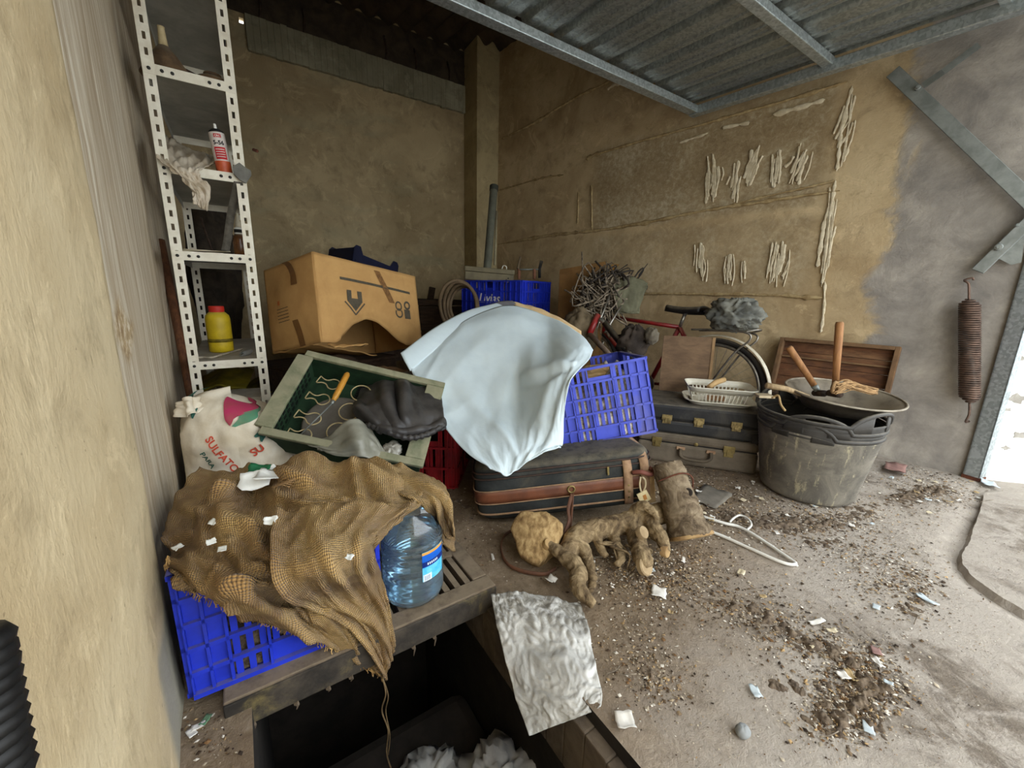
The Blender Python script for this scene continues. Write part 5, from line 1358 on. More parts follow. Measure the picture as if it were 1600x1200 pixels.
def wblk(p,a): 
    k = 1+.10*math.sin(3*a+.6)+.05*math.sin(7*a); return Vector((p.x*k,p.y*k,p.z))
MB().lathe([(.078,-.05),(.084,-.046),(.086,0),(.085,.044),(.078,.05),(0,.052)],24,Ms@Matrix.Rotation(R_(68),4,'X'),wblk).build('block_body', M_grain, st_, smooth=True, angle=50)

# ================================================================== HARD CASES, DISH RACK, BOARD
M_blackl = mat('black_leatherette',(46,46,46),(34,34,35),9,.6,.25,120,dust=.75,dustc=(122,114,100),dirt=(92,86,76),dirt_amt=.5)
M_grey_l = mat('grey_brown_leatherette',(112,100,84),(92,82,68),9,.75,.25,120,dust=.7,dustc=(140,128,108))
M_brass = MATS['old_brass']
cex = Vector((.60,-.80,0)); cey = Vector((.80,.60,0))
cBR = PZ(1181,743,.0); CO = cBR-cex*.60
def hard_case(M,L,Wd,H,m,name,label,split,details):
    t = thing(name,label,'suitcase',M)
    MB().box(0,0,0,L,Wd,split-.0015).build('case_body',m,t,world=False,bevel=.016)
    MB().box(0,0,split+.0015,L,Wd,H).build('case_lid',m,t,world=False,bevel=.016)
    MB().box(.008,.008,split-.003,L-.008,Wd-.008,split+.003).build('seam_strip',mat('seam_dark',(40,36,32),None,20,.7,0),t,world=False)
    details(t,L,Wd,H,split); return t
def latch(t,x,z,w,h,m):
    p = MB().box(x-w/2,-.006,z-h*.1,x+w/2,.0,z+h*.5).box(x-w*.42,-.005,z-h*.5,x+w*.42,.0,z-h*.12).build('latch',m,t,world=False,bevel=.0015)
    MB().box(x-w*.18,-.010,z-h*.35,x+w*.18,-.004,z+h*.2).build('hasp',m,p,world=False,bevel=.001)
    return p
def det_low(t,L,Wd,H,s):
    latch(t,L-.14,s-.005,.055,.060,M_brass); latch(t,.10,s,.05,.055,M_brass)
    for x in (L*.5-.075,L*.5+.075): MB().box(x-.022,-.010,s-.028,x+.022,0,s-.010).build('handle_mount',M_tan,t,world=False,bevel=.003)
    a = L*.5
    MB().tube([Vector(p) for p in spl([(a-.075,-.012,s-.02),(a-.075,-.022,s-.05),(a-.05,-.026,s-.066),(a,-.026,s-.070),(a+.05,-.026,s-.066),(a+.075,-.022,s-.05),(a+.075,-.012,s-.02)],30)],.009,8).build('handle',m_h,t,smooth=True,world=False)
    MB().lathe([(.010,0),(.010,.004),(0,.006)],12,Matrix.Translation((a,0,s+.012))@Matrix.Rotation(R_(90),4,'X')).build('lock_button',M_brass,t,world=False)
m_h = mat('worn_handle',(104,90,72),(80,70,56),14,.7,.2)
hard_case(frame(CO,cex,(0,0,1)),.60,.38,.165,M_grey_l,'hard_suitcase','flat grey-brown suitcase with carrying handle at the bottom of the stack',.115,det_low)
def det_dark(t,L,Wd,H,s):
    for x in (L-.12,L-.30,L-.46): latch(t,x,s+.008,.052,.050,mat('bright_brass',(172,152,104),(96,82,54),40,.45,.2,metal=.7))
    for x in (L-.012,):
        MB().box(x-.03,-.004,.0,x+.014,.03,.05).build('corner_guard',mat('dark_guard',(58,56,54),(44,42,40),20,.6,.1),t,world=False,bevel=.004)
    MB().box(L-.004,.02,H-.03,L+.003,Wd-.02,H-.004).build('edge_strip',mat('light_edge',(176,170,154),None,20,.7,.1),t,world=False,bevel=.002)
DM = frame(CO+cex*.015+cey*.012+Vector((0,0,.167)),cex,(0,0,1))
hard_case(DM,.585,.37,.160,M_blackl,'hard_suitcase','black case with brass latches lying on the grey-brown suitcase',.072,det_dark)
ZT = .167+.160
# dish rack: tray and basket on the black case
M_wpl = mat('white_dish_plastic',(226,222,206),(206,200,182),10,.5,.05,spec=.4,dust=.5,dustc=(186,170,140))
rc = DM@Vector((.385,.175,0)); RKM = frame(Vector((rc.x,rc.y,ZT+.001)),Vector((.64,-.77,0)),(0,0,1))
def rrect(L,Wd,r,n=6):
    pts = []
    for cx,cy,a0 in ((L/2-r,Wd/2-r,0),(-L/2+r,Wd/2-r,90),(-L/2+r,-Wd/2+r,180),(L/2-r,-Wd/2+r,270)):
        for k in range(n+1): a = R_(a0+90*k/n); pts.append((cx+r*math.cos(a),cy+r*math.sin(a)))
    return pts
def shell(levels, M):
    mb = MB(); n = None
    vs = []; 
    for (L,Wd,r,z) in levels:
        pr_ = rrect(L,Wd,r); n = len(pr_); vs += [(x,y,z) for x,y in pr_]
    fs = []
    for i in range(len(levels)-1):
        for k in range(n): fs.append((i*n+k,i*n+(k+1)%n,(i+1)*n+(k+1)%n,(i+1)*n+k))
    return mb.add(vs,fs,M), n
dr = thing('drip_tray','white plastic drip tray on the black case','tray',RKM)
m_,n_ = shell([(.29,.20,.05,0),(.33,.235,.06,.018),(.36,.265,.07,.026),(.365,.27,.07,.023)],RKM); m_.f.append(tuple(range(n_))); m_.build('tray_shell',M_wpl,dr,smooth=True,solid=.003,angle=50)
bk = thing('dish_basket','white plastic dish basket with open slots standing in its drip tray','dish rack',RKM@Matrix.Translation((0,0,.004)))
BK = RKM@Matrix.Translation((0,.0,.006))
m_,n_ = shell([(.27,.18,.04,0),(.275,.185,.04,.010)],BK); m_.f.append(tuple(range(n_))); m_.build('basket_floor',M_wpl,bk,smooth=True,solid=.003,angle=50)
m_,n_ = shell([(.305,.215,.045,.062),(.33,.24,.05,.085),(.345,.255,.055,.094),(.35,.26,.055,.090)],BK); m_.build('basket_rim',M_wpl,bk,smooth=True,solid=.003,angle=50)
lo = rrect(.275,.185,.04,5); hi = rrect(.305,.215,.045,5)
per = []
for (Lx,Wy) in ((.275,.185),):
    for k in range(13): per.append((-.5+ (k+.5)/13, -.5)); per.append((-.5+(k+.5)/13,.5))
    for k in range(8): per.append((-.5,-.5+(k+.5)/8)); per.append((.5,-.5+(k+.5)/8))
for a,b in per:
    p = BK@Vector((a*.275*(.86 if abs(b)==.5 else 1),b*.185*(.8 if abs(a)==.5 else 1),.008)); q = BK@Vector((a*.305*(.86 if abs(b)==.5 else 1),b*.215*(.8 if abs(a)==.5 else 1),.065))
    MB().bar(p,q,.007,.003).build('slat',M_wpl,bk)
o = thing('wooden_brush','pale wooden brush handle lying in the dish basket','brush',BK@Vector((.0,0,.02)))
MB().tube([BK@Vector((-.06,-.05,.085)),BK@Vector((-.02,.0,.105)),BK@Vector((.03,.05,.115))],[.014,.016,.015],10).build('handle',mat('pale_wood',(206,172,122),(184,148,98),8,.6,.15),o,smooth=True)
MB().box(-.07,-.07,.015,.03,-.02,.035,BK).build('brush_block',mat('brown_wood_block',(160,122,84),(130,96,64),10,.7,.2),o,bevel=.004)
# square board leaning behind
bo = PZ(1003,602,ZT); M_chip_b = mat('old_plywood',(122,98,74),(96,76,58),7,.9,.35,70,stretch=(1,1,3),dust=.3)
b0 = DM@Vector((.12,.20,.160)); 
BMt = frame(D(1000,600,2.28), Vector((.70,-.71,0)), Vector((.20,.16,.95)))
_bp = DM@Vector((.075,.345,.16)); BMt = frame(Vector((_bp.x,_bp.y,ZT+.002)), Vector((.66,-.75,0)), Vector((.06,.05,.99)))
bd = thing('plywood_board','square weathered plywood board leaning behind the white dish basket','board',BMt)
MB().surf(lambda u,v: Vector(((u-.0)*.29,0,v*.34)),12,12).build('board_face',M_chip_b,bd,world=False,solid=.012)
MB().box(.275,-.010,.0,.291,-.006,.34).build('edge_batten',mat('batten_wood',(146,116,80),(116,90,62),10,.8,.2,stretch=(4,4,1)),bd,world=False)

# ================================================================== BICYCLE
M_bred = mat('red_bike_paint',(150,26,28),(118,18,22),12,.4,.1,spec=.5,dust=.4); M_tyre = mat('black_tyre',(46,42,38),(34,31,29),14,.9,.3,80,dust=.4)
M_chrome = mat('dull_chrome',(168,164,156),(130,124,114),18,.35,.1,metal=.8,dust=.3); M_blkp = mat('black_saddle',(38,36,36),(26,25,25),10,.55,.15,dust=.45)
ra = D(1106,612,2.62); ra.z = .325; bd_ = Vector((-.139,.990,0)).normalized(); bl = Vector((.12,.0,0))
ln = (Vector((0,0,1))+WN*.10).normalized()                           # bike leans to the wall
bk_n = bd_.cross(ln).normalized()                                     # sideways
def B(x,z,s=0): return Vector((ra.x,ra.y,0))+bd_*x+ln*z+bk_n*s
bike = thing('bicycle','red bicycle leaning on the right wall behind the suitcases','bicycle',B(.5,0))
RW = .325
def wheel(x):
    c = B(x,RW+.0); Mx = frame(c,bd_,bk_n)
    w = MB().tube([c+bd_*math.cos(a)*(RW-.016)+ln*math.sin(a)*(RW-.016) for a in [2*math.pi*i/64 for i in range(64)]],.017,10,closed=True).build('wheel',M_tyre,bike,smooth=True)
    MB().tube([c+bd_*math.cos(a)*(RW-.042)+ln*math.sin(a)*(RW-.042) for a in [2*math.pi*i/64 for i in range(64)]],.011,8,closed=True).build('rim',M_chrome,w,smooth=True)
    sp_ = MB()
    for i in range(28):
        a = 2*math.pi*i/28; s_ = .03*(1 if i%2 else -1)
        sp_.tube([c+bk_n*s_,c+bd_*math.cos(a)*(RW-.045)+ln*math.sin(a)*(RW-.045)],.0012,4)
    sp_.build('spokes',M_chrome,w); MB().tube([c-bk_n*.045,c+bk_n*.045],.017,10).build('hub',M_chrome,w,smooth=True)
wheel(0); wheel(1.03)
bb_ = (.43,.28); sd_ = (.27,.70); hd = (.86,.74); hd2 = (.885,.62)
fr__ = MB()
for a,b,r in ((sd_,bb_,.016),(sd_,hd,.015),(bb_,hd2,.018),(hd,hd2,.019)): fr__.tube([B(*a),B(*b)],r,10)
for s in (-.05,.05): fr__.tube([B(0,RW,s),B(*bb_,s*.5)],.009,8); fr__.tube([B(0,RW,s),B(*sd_,s*.3)],.009,8)
fr__.build('frame',M_bred,bike,smooth=True)
f2 = MB()
for s in (-.05,.05): f2.tube([B(1.03,RW,s),B(.905,.55,s)],.011,8)
f2.tube([B(.905,.55,-.05),B(.905,.55,.05)],.014,8).build('fork',M_chrome,bike,smooth=True)
MB().tube([B(*sd_),B(.245,.80)],.012,10).build('seat_post',M_chrome,bike,smooth=True)
def sad(u,v):
    x = -.12+.27*u; w = .085*(1-u)**.8+.016; a = math.pi*(v-.5)*1.25; return B(.235+x,.815+.028*math.cos(a)-.02*u*(1-u)*2,w*math.sin(a))
MB().surf(sad,18,14).build('saddle',M_blkp,bike,smooth=True,solid=.012)
MB().tube([B(.86,.74),B(.825,.90),B(.84,.965)],.013,10).build('stem',M_chrome,bike,smooth=True)
hb = spl([B(.72,1.0,-.28),B(.78,1.0,-.24),B(.85,.985,-.10),B(.85,.965,0),B(.85,.985,.10),B(.78,1.0,.24),B(.72,1.0,.28)],40)
MB().tube(hb,.011,8).build('handlebar',M_chrome,bike,smooth=True)
for i0,i1 in ((0,7),(33,40)): MB().tube(hb[i0:i1],.017,10).build('grip',M_blkp,bike,smooth=True)
# rear mudguard, carrier
def mud(u,v):
    a = R_(-15)+u*R_(170); r = RW+.022-.008*(2*v-1)**2; c = B(0,RW); return c+(-bd_*math.cos(a)+ln*math.sin(a))*r*(1)+bk_n*(v-.5)*.055
MB().surf(mud,40,6).build('mudguard',mat('white_mudguard',(220,212,192),(196,186,164),12,.5,.1,dirt=(150,132,104),dirt_amt=.5),bike,smooth=True,solid=.002)
for s in (-.06,.06):
    MB().tube(spl([B(.16,.69,s),B(.02,.70,s),B(-.16,.70,s*1.1),B(-.20,.66,s),B(-.12,.56,s),B(0,RW,s)],30),.006,8).build('carrier_rail',M_chrome,bike,smooth=True)
MB().tube(spl([B(-.16,.70,-.065),B(-.22,.72,-.03),B(-.22,.72,.03),B(-.16,.70,.065)],16),.006,8).build('carrier_loop',M_chrome,bike,smooth=True)
MB().lathe([(.07,-.003),(.07,.003),(0,.004)],24,frame(B(*bb_,-.06),bd_,bk_n)).build('chainring',M_chrome,bike,smooth=True,angle=30)
MB().bar(B(*bb_,-.075),B(.50,.13,-.08),.014,.02).build('crank',M_chrome,bike); MB().bar(B(.46,.13,-.13),B(.54,.13,-.13),.06,.02).build('pedal',M_blkp,bike)
# garment on the carrier, cloth on the handlebar, tangle of wire
M_denim = mat('grey_blue_cloth',(134,133,122),(98,100,96),9,.9,.3,60,dirt=(104,98,86),dirt_amt=.4)
crumple('crumpled_garment', frame(B(-.07,.80,-.02),bd_*-1,(0,0,1)), .15,.10,.095, M_denim, 15, 'crumpled grey-blue garment thrown over the bicycle carrier','garment',36,.55)
M_khaki = mat('khaki_cloth',(112,110,88),(88,86,68),10,.9,.25,60)
hx_ = lambda px,py,d: D(px,py,d)
rows = [[hx_(958,440,2.86),hx_(985,432,2.84),hx_(1012,442,2.84)],[hx_(960,462,2.80),hx_(985,456,2.79),hx_(1010,452,2.80)],[hx_(962,482,2.80),hx_(982,484,2.78),hx_(1000,478,2.80)],[hx_(964,489,2.80),hx_(982,490,2.79),hx_(999,490,2.80)]]
tag(patch(rows,30,30,lambda u,v:.012*fbm(u*4,v*4,3,3)).build('khaki_cloth',M_khaki,smooth=True,solid=.004),'khaki cloth hanging from the bicycle handlebar','cloth')
M_cable = mat('dusty_cable',(150,136,116),(70,60,50),40,.7,.2); M_cable2 = mat('dark_cable',(64,56,48),(44,38,34),20,.8,.2)
r9 = random.Random(12)
def tangle(cpx,cpy,d,sx,sy,n,m,nm,label,rad):
    mb = MB()
    for i in range(n):
        pts = []
        for k in range(6):
            pts.append(D(cpx+r9.gauss(0,sx),cpy+r9.gauss(0,sy),d+r9.gauss(0,.05)))
        mb.tube(spl(pts,26),r9.uniform(rad*.6,rad*1.3),5)
    tag(mb.build(nm,m,smooth=True),label,'wire tangle',kind='stuff')
tangle(940,465,2.85,20,22,30,M_cable,'cable_tangle','tangle of pale dusty cables on the bicycle handlebar',.0055)
tangle(945,455,2.88,22,20,22,M_cable2,'cable_tangle','tangle of dark cables on the bicycle handlebar',.006)
for i,(p,q,m,lab) in enumerate((((955,455,2.8),(928,525,2.75),M_chrome,'chrome bar leaning below the cable tangle, left one'),((975,470,2.8),(945,520,2.72),M_chrome,'chrome bar leaning below the cable tangle, right one'),((998,430,2.9),(1012,412,2.95),M_blkp,'thin black rod sticking out of the cable tangle'))):
    o = MB().tube([D(*p),D(*q)],[.007,.007] if i<2 else [.004,.003],8).build('metal_rod',m,smooth=True); tag(o,lab,'rod')
fk = thing('bicycle_fork','old red and grey bicycle fork propped behind the tilted crate','bicycle fork',D(950,560,2.55))
a_,b_,c_ = D(930,500,2.62),D(921,522,2.60),D(958,560,2.4)
MB().tube([D(934,492,2.63),b_],.020,10).build('steerer',M_bred,fk,smooth=True); MB().tube([b_,c_,c_+(c_-b_)*.8],[.017,.016,.014],10).build('fork_leg',mat('worn_grey_tube',(160,140,124),(120,100,88),12,.6,.2),fk,smooth=True)
MB().tube([D(945,505,2.6),D(982,552,2.45),D(1000,575,2.4)],[.02,.019,.018],10).build('fork_leg',M_blkp,fk,smooth=True); MB().tube([D(938,498,2.6),D(952,512,2.6)],.016,8).build('crown',M_chrome,fk,smooth=True)
crumple('canvas_bag', frame(D(905,520,2.75),(1,0,.2),(0,0,1)), .12,.12,.16, mat('old_canvas_bag',(120,104,80),(92,80,62),9,.95,.3,60), 31, 'beige canvas bag crumpled behind the blue sheet','bag',20,.3)
crumple('dark_rag', frame(D(990,535,2.5),(1,-.5,0),(0,0,1)), .10,.08,.10, mat('dark_rag',(70,60,52),(48,42,38),10,.95,.3), 33, 'dark rag bundled left of the plywood board','rag',18,.5)
crumple('grey_rag', frame(D(1018,525,2.4),(1,-.5,0),(0,0,1)), .04,.05,.05, mat('greyish_rag',(128,120,104),(100,92,80),10,.95,.3), 35, 'small grey rag over the left corner of the plywood board','rag',16,.4)

# ================================================================== BACK CORNER
M_gbox = mat('olive_grey_metal',(126,116,90),(104,96,76),10,.6,.1,metal=.2,dust=.4)
kM = frame(LM@Vector((.02,.0,.352)),Vector((.9177,-.3942,-.05)),Vector((-.02,-.05,.99)))
kM = frame(D(726,436,3.30),Vector((.86,-.50,-.06)),Vector((-.02,-.02,.99)))
tb = thing('metal_case','long flat olive-grey metal case lying across the lettered blue crate','metal case',kM)
MB().box(0,0,0,.40,.24,.065).build('case_body',M_gbox,tb,world=False,bevel=.004); MB().box(-.004,-.004,.067,.404,.244,.105).build('case_lid',M_gbox,tb,world=False,bevel=.004)
for x in (.34,.355): MB().lathe([(.006,0),(.006,.003),(0,.003)],10,Matrix.Translation((x,0,.02+(x-.34)))@Matrix.Rotation(R_(90),4,'X')).build('hole_plug',M_blackp,tb,world=False)
MB().tube([Vector(p) for p in spl([(.30,.08,.105),(.31,.08,.135),(.335,.08,.13),(.34,.08,.108)],12)],.004,6).build('wire_handle',M_wprint,tb,smooth=True,world=False)
pt0 = D(772,291,3.5); pt1 = D(762,412,3.42); M_pipe = mat('grey_green_pipe',(104,104,90),(84,84,74),10,.6,.1)
pp_ = thing('drain_pipe','grey plastic pipe standing upright in the far corner','pipe',pt1)
MB().tube([pt0,pt1+(pt1-pt0)*.12],.034,16).build('pipe_tube',M_pipe,pp_,smooth=True,angle=50); MB().tube([pt0-(pt1-pt0)*.0,pt0+(pt1-pt0)*.06],.038,16).build('pipe_collar',mat('dark_collar',(70,72,64),None,20,.6,.1),pp_,smooth=True,angle=50)
MB().tube([D(776,330,3.55),D(773,414,3.5)],.010,8).build('side_rod',mat('pale_rod',(160,150,120),None,20,.7,.1),pp_,smooth=True)
sw = thing('hacksaw','old hacksaw with black grip lying on the lettered blue crate','hacksaw',D(830,432,3.35))
MB().tube([D(812,421,3.3),D(842,421,3.35)],.006,8).build('saw_frame',M_dsteel,sw,smooth=True); MB().tube([D(846,408,3.35),D(843,420,3.35),D(843,434,3.35)],[.014,.012,.012],8).build('grip',M_blkp,sw,smooth=True)
for px,lab in ((811,'reddish wood peg on the rim of the lettered crate, left one'),(835,'reddish wood peg on the rim of the lettered crate, right one')):
    tag(MB().tube([D(px,421,3.32),D(px,436,3.32)],.014,8).build('wood_peg',mat('reddish_wood',(150,104,80),(122,82,62),12,.7,.1),smooth=True),lab,'peg')
tag(MB().tube([D(809,420,3.35),D(813,402,3.38)],.010,8).build('wood_stick',mat('grey_wood',(130,112,88),(104,90,70),12,.8,.2),smooth=True),'short grey wooden stick on the lettered blue crate','stick')
# coils of hose left of the corner crate
M_hose = mat('brown_hose',(116,96,70),(88,72,54),12,.7,.2)
hs = thing('hose_coil','brown hose coil hanging left of the lettered blue crate','hose',D(712,505,3.2))
for k in range(4):
    c = D(716+3*k,478,3.10+.03*k); r = .165-.012*k
    MB().tube([c+_rt*math.cos(a)*r*.85+Vector((0,0,1))*math.sin(a)*r*1.15+FW*.03*math.sin(2*a+k) for a in [2*math.pi*i/40 for i in range(40)]],.014,8,closed=True).build('hose_turn',M_hose,hs,smooth=True)
# dark boards and table at the back wall
dt = thing('work_bench','dark wooden bench against the back wall behind the box','bench',(1.5,4.1,0))
bz = PY(680,468,4.0).z
MB().box(1.05,3.7,bz-.05,2.0,4.4,bz).build('bench_top',M_dwood,dt,bevel=.004)
for k in range(2): MB().box(1.08,3.72,.25+.28*k,1.97,3.74,.48+.28*k).build('plank',M_dwood,dt,bevel=.003)
for x in (1.08,1.92):
    for y in (3.74,4.34): MB().box(x,y,0,x+.06,y+.05,bz-.05).build('leg',M_dwood,dt)
tag(MB().box(-.03,-.02,0,.03,.02,.14,Matrix.Translation(PY(672,470,4.05)+Vector((0,0,.001)))@Matrix.Rotation(R_(12),4,'Y')).build('wood_offcut',M_dwood,bevel=.004),'small dark wood offcut standing on the back bench','offcut')
# tall brown carton right of the corner crate
M_kraftd = mat('dark_kraft',(140,104,60),(116,84,48),6,.9,.1)
tcM = frame(Vector((D(866,600,3.3).x,D(866,600,3.3).y,0)),Vector((.62,-.78,0)),(0,0,1))
tcn = thing('tall_carton','brown carton standing in the corner behind the bicycle','carton',tcM)
hT = D(900,412,3.3).z
MB().box(0,0,0,.34,.34,hT-.10).build('carton_body',M_kraftd,tcn,world=False,bevel=.003)
MB().add([(0,0,hT-.10),(.34,0,hT-.10),(.36,-.02,hT+.0),(.0,.02,hT-.06)],[(0,1,2,3)]).build('carton_flap',M_kraftd,tcn,world=False,solid=.004)
MB().add([(.34,0,hT-.10),(.34,.34,hT-.10),(.42,.34,hT-.0),(.40,-.02,hT-.02)],[(0,1,2,3)]).build('carton_flap',mat('ochre_kraft',(170,128,60),(150,108,48),8,.9,.1),tcn,world=False,solid=.004)

# ================================================================== TUBS, BASIN, TOOLS
def tub_mat():
    t = NT('black_rubber_tub'); co = t.coord(); a = t.noise(t.coord('Object',(1,1,.18)), 22, 6, .7, .4); b = t.noise(co, 7, 6, .7, .8); c = t.noise(co, 40, 5, .7)
    g = t.mix(t.mask(b,.3,.7), rgb(88,83,75), rgb(128,121,108))
    col = t.mix(t.math('MULTIPLY', t.mask(a,.57,.66), .65), g, rgb(178,168,136))
    col = t.mix(t.math('MULTIPLY', t.mask(b,.66,.72), .7), col, rgb(206,200,180))
    return t.out(col, .75, t.bump(c,.3,.003), spec=.3)
M_tub = tub_mat(); M_tubd = mat('dark_rubber',(70,67,63),(54,52,49),10,.6,.2,60,dust=.6,dustc=(128,120,106),spec=.35)
tbL = PZ(1192,752,0); tbR = PZ(1368,778,0); tF = PZ(1290,797,0)
tcn_ = Vector((2.205,.70,0)); 
def tub(z0, label, rB, rT, H, m, ha, tilt=None):
    M = Matrix.Translation((tcn_.x,tcn_.y,z0))
    if tilt: M = M@tilt
    t = thing('rubber_tub', label, 'tub', M)
    def dipz(a): 
        # two raised handles on opposite sides
        h = 0
        for c in (ha,ha+math.pi):
            d = abs((a-c+math.pi)%(2*math.pi)-math.pi)
            h += .058*max(0,1-(d/.52)**2)**.6
        return h
    n = 96; prof = [(rB*.3,.004),(rB-.02,.0),(rB,.014)]
    for k in range(40):
        f = (k+1)/40; r = rB+(rT-rB)*f; prof.append((r+(.0030 if k%2 else 0),.014+(H-.014)*f))
    def wv(p,a):
        f = p.z/H; return Vector((p.x,p.y,p.z+dipz(a)*max(0,f-.93)/.07*.28 if f>.93 else p.z))
    MB().lathe(prof,n,None,wv,(1,0)).build('tub_wall', m, t, smooth=True, world=False, solid=.005, angle=60).data
    # rim: rolled lip rising over the two grips
    rim = [Vector(((rT+.004)*math.cos(a),(rT+.004)*math.sin(a),H+.012+dipz(a))) for a in [2*math.pi*i/120 for i in range(120)]]
    MB().tube(rim,.0085,8,closed=True).build('rim', M_tubd, t, smooth=True, world=False)
    def col_(u,v):
        a = 2*math.pi*u; top = H+.010+dipz(a); return Vector(((rT+.001)*math.cos(a),(rT+.001)*math.sin(a),H-.01+(top-H+.01)*v))
    for c in (ha,ha+math.pi):
        for (s0,s1) in ((-1.0,-.34),(.34,1.0)):
            MB().surf(lambda u,v: (lambda a: Vector(((rT+.002)*math.cos(a),(rT+.002)*math.sin(a),H-.01+(dipz(a)+.02)*v)))(c+.52*(s0+(s1-s0)*u)),12,2).build('handle_web', M_tubd, t, smooth=True, world=False, solid=.006)
    return t
HA = math.atan2(CC.y-tcn_.y,CC.x-tcn_.x)-.22
tub(.0,'ribbed black rubber tub with pale plaster stains, outermost of the nested tubs',.185,.232,.315,M_tub,HA)
tub(.030,'black rubber tub nested second in the stack of tubs',.178,.236,.318,M_tubd,HA+.22)
tub(.062,'black rubber tub nested innermost in the stack of tubs',.172,.240,.318,M_tubd,HA-1.9)
# metal basin tipped in the uppermost tub
bsn = PZ(1330,628,.45); M_bas = mat('grey_metal_basin',(112,102,88),(84,76,66),10,.6,.2,metal=.35,dust=.5,dustc=(150,138,116))
BsM = frame(Vector((2.305,.665,.395)),Vector((.83,-.52,-.04)),Vector((-.16,-.06,.98)))
bs = thing('metal_basin','wide grey basin tipped over the top of the black tubs','basin',BsM)
MB().lathe([(0,.0),(.12,.002),(.15,.012),(.185,.055),(.215,.088),(.235,.092),(.237,.096)],56,BsM@Matrix.Diagonal((1.02,.85,.9,1)),None,(1,0)).build('basin_shell',M_bas,bs,smooth=True,solid=.003)
MB().tube([BsM@Vector((1.02*.237*math.cos(a),.85*.237*math.sin(a),.9*.096)) for a in [2*math.pi*i/60 for i in range(60)]],.005,8,closed=True).build('rolled_rim',mat('worn_rim',(166,156,138),(130,120,104),16,.5,.1,metal=.4),bs,smooth=True)
M_hwood = mat('tool_handle_wood',(170,122,76),(140,96,58),8,.6,.15,stretch=(6,6,1),dust=.2)
def tool(p0,p1,r0,r1,label,head=True):
    t = thing('hammer',label,'hammer',p1); a = p0; b = p1; d = (b-a).normalized()
    MB().tube([a,a+d*.01,a+(b-a)*.4,b],[r0*.8,r0,r0*.95,r1],12).build('handle',M_hwood,t,smooth=True)
    MB().tube([b,b+d*.03],[r1*1.15,r1*.9],10).build('ferrule',M_dsteel,t,smooth=True)
    e = d.orthogonal().normalized(); MB().tube([b+d*.045-e*.04,b+d*.045+e*.04],.016,10).build('head',M_rebar,t,smooth=True)
tool(D(1312,503,1.84),D(1305,600,1.86),.0165,.013,'hammer with upright wooden handle standing in the basin')
tool(D(1232,542,1.98),D(1272,602,1.96),.0165,.014,'hammer with slanted wooden handle leaning in the tubs')
o = MB().tube([D(1197,602,1.86),D(1230,608,1.86),D(1262,620,1.88)],[.014,.013,.012],10).build('wooden_stick',mat('pale_stick',(176,152,116),(146,122,90),10,.7,.15,stretch=(6,6,1)),smooth=True); tag(o,'pale round stick lying across the left rim of the tubs','stick')
o = MB().prism([(0,0),(.07,-.01),(.075,.05),(.01,.055)],0,.012,frame(D(1186,622,1.88),(.8,-.5,0),(0,0,1))).build('wood_scrap',mat('cream_wood',(206,190,160),(180,162,130),10,.8,.1),bevel=.002); tag(o,'cream wood scrap on the left rim of the tubs','wood scrap')
o = MB().tube(spl([D(1206,622,1.82),D(1216,618,1.80),D(1220,632,1.79),D(1227,642,1.79)],16),.005,6).build('twine',mat('straw_twine',(186,156,110),(150,124,84),20,.9,.2),smooth=True); tag(o,'bit of straw twine hanging on the tub handle','twine')
# bundle of straw rope on the basin rim
M_straw = mat('straw_rope',(170,136,94),(122,94,62),30,.95,.4,90); r4 = random.Random(4)
sr = MB()
for i in range(26):
    a = D(1306+r4.uniform(-4,4),606+r4.uniform(-8,10),1.78+r4.uniform(-.02,.02)); b = D(1336+r4.uniform(-6,6),602+r4.uniform(-6,8),1.80); c = D(1368+r4.uniform(-8,4),612+r4.uniform(-5,5),1.84)
    sr.tube(spl([a,(a+b)/2+Vector((0,0,r4.uniform(-.01,.02))),b,c],16),r4.uniform(.002,.0045),5)
sr.tube([D(1308,606,1.77)+Vector((.02*math.cos(x),.01,.022*math.sin(x))) for x in [2*math.pi*i/16 for i in range(16)]],.008,6,closed=True)
tag(sr.build('straw_rope',M_straw,smooth=True),'knotted straw rope lying on the basin rim','rope')
# wooden tray leaning on the right wall behind the tubs
M_twood = mat('dark_tray_wood',(116,76,48),(70,46,32),6,.8,.35,60,stretch=(1,1,4),dirt=(176,140,100),dirt_amt=.35); M_tframe = mat('tray_frame_wood',(126,96,66),(98,74,52),10,.85,.3,60)
tp0 = on_wall(1222,528,.03); tp1 = on_wall(1410,541,.03); Lw = (tp1-tp0).length
ex_ = (tp1-tp0); ex_.z = 0; ex_.normalize(); nW = Vector((ex_.y,-ex_.x,0)); nW = nW if nW.dot(CC-tp0)>0 else -nW
Ht = .66; lean = .16; lean = .07; foot = tp0+nW*lean; foot.z = .335
upv = (Vector((tp0.x,tp0.y,tp0.z))-foot).normalized(); Hl = (tp0-foot).length
TrM = frame(foot,ex_,upv)
wt = thing('wooden_tray','shallow dark wooden tray leaning on the right wall behind the tubs','tray',TrM)
nP = 4
for k in range(nP): MB().box(.02,-.004,Hl*k/nP+.001,Lw-.02,.006,Hl*(k+1)/nP-.001).build('plank',M_twood,wt,world=False,bevel=.002)
for (x0,z0,x1,z1) in ((0,0,.024,Hl),(Lw-.024,0,Lw,Hl),(.024,Hl-.022,Lw-.024,Hl),(.024,0,Lw-.024,.022)):
    MB().box(x0,-.045,z0,x1,.010,z1).build('tray_edge',M_tframe,wt,world=False,bevel=.003)
MB().box(.024,-.02,Hl*.62,Lw-.024,-.001,Hl*.62+.012).build('batten',M_tframe,wt,world=False,bevel=.003)
sb = thing('wooden_stool','low dark wooden stool hidden behind the tubs carrying the tray','stool',Vector((foot.x,foot.y,0)))
_m = frame(Vector((foot.x,foot.y,0))+ex_*.06+nW*(.02),ex_,(0,0,1)); _m = _m
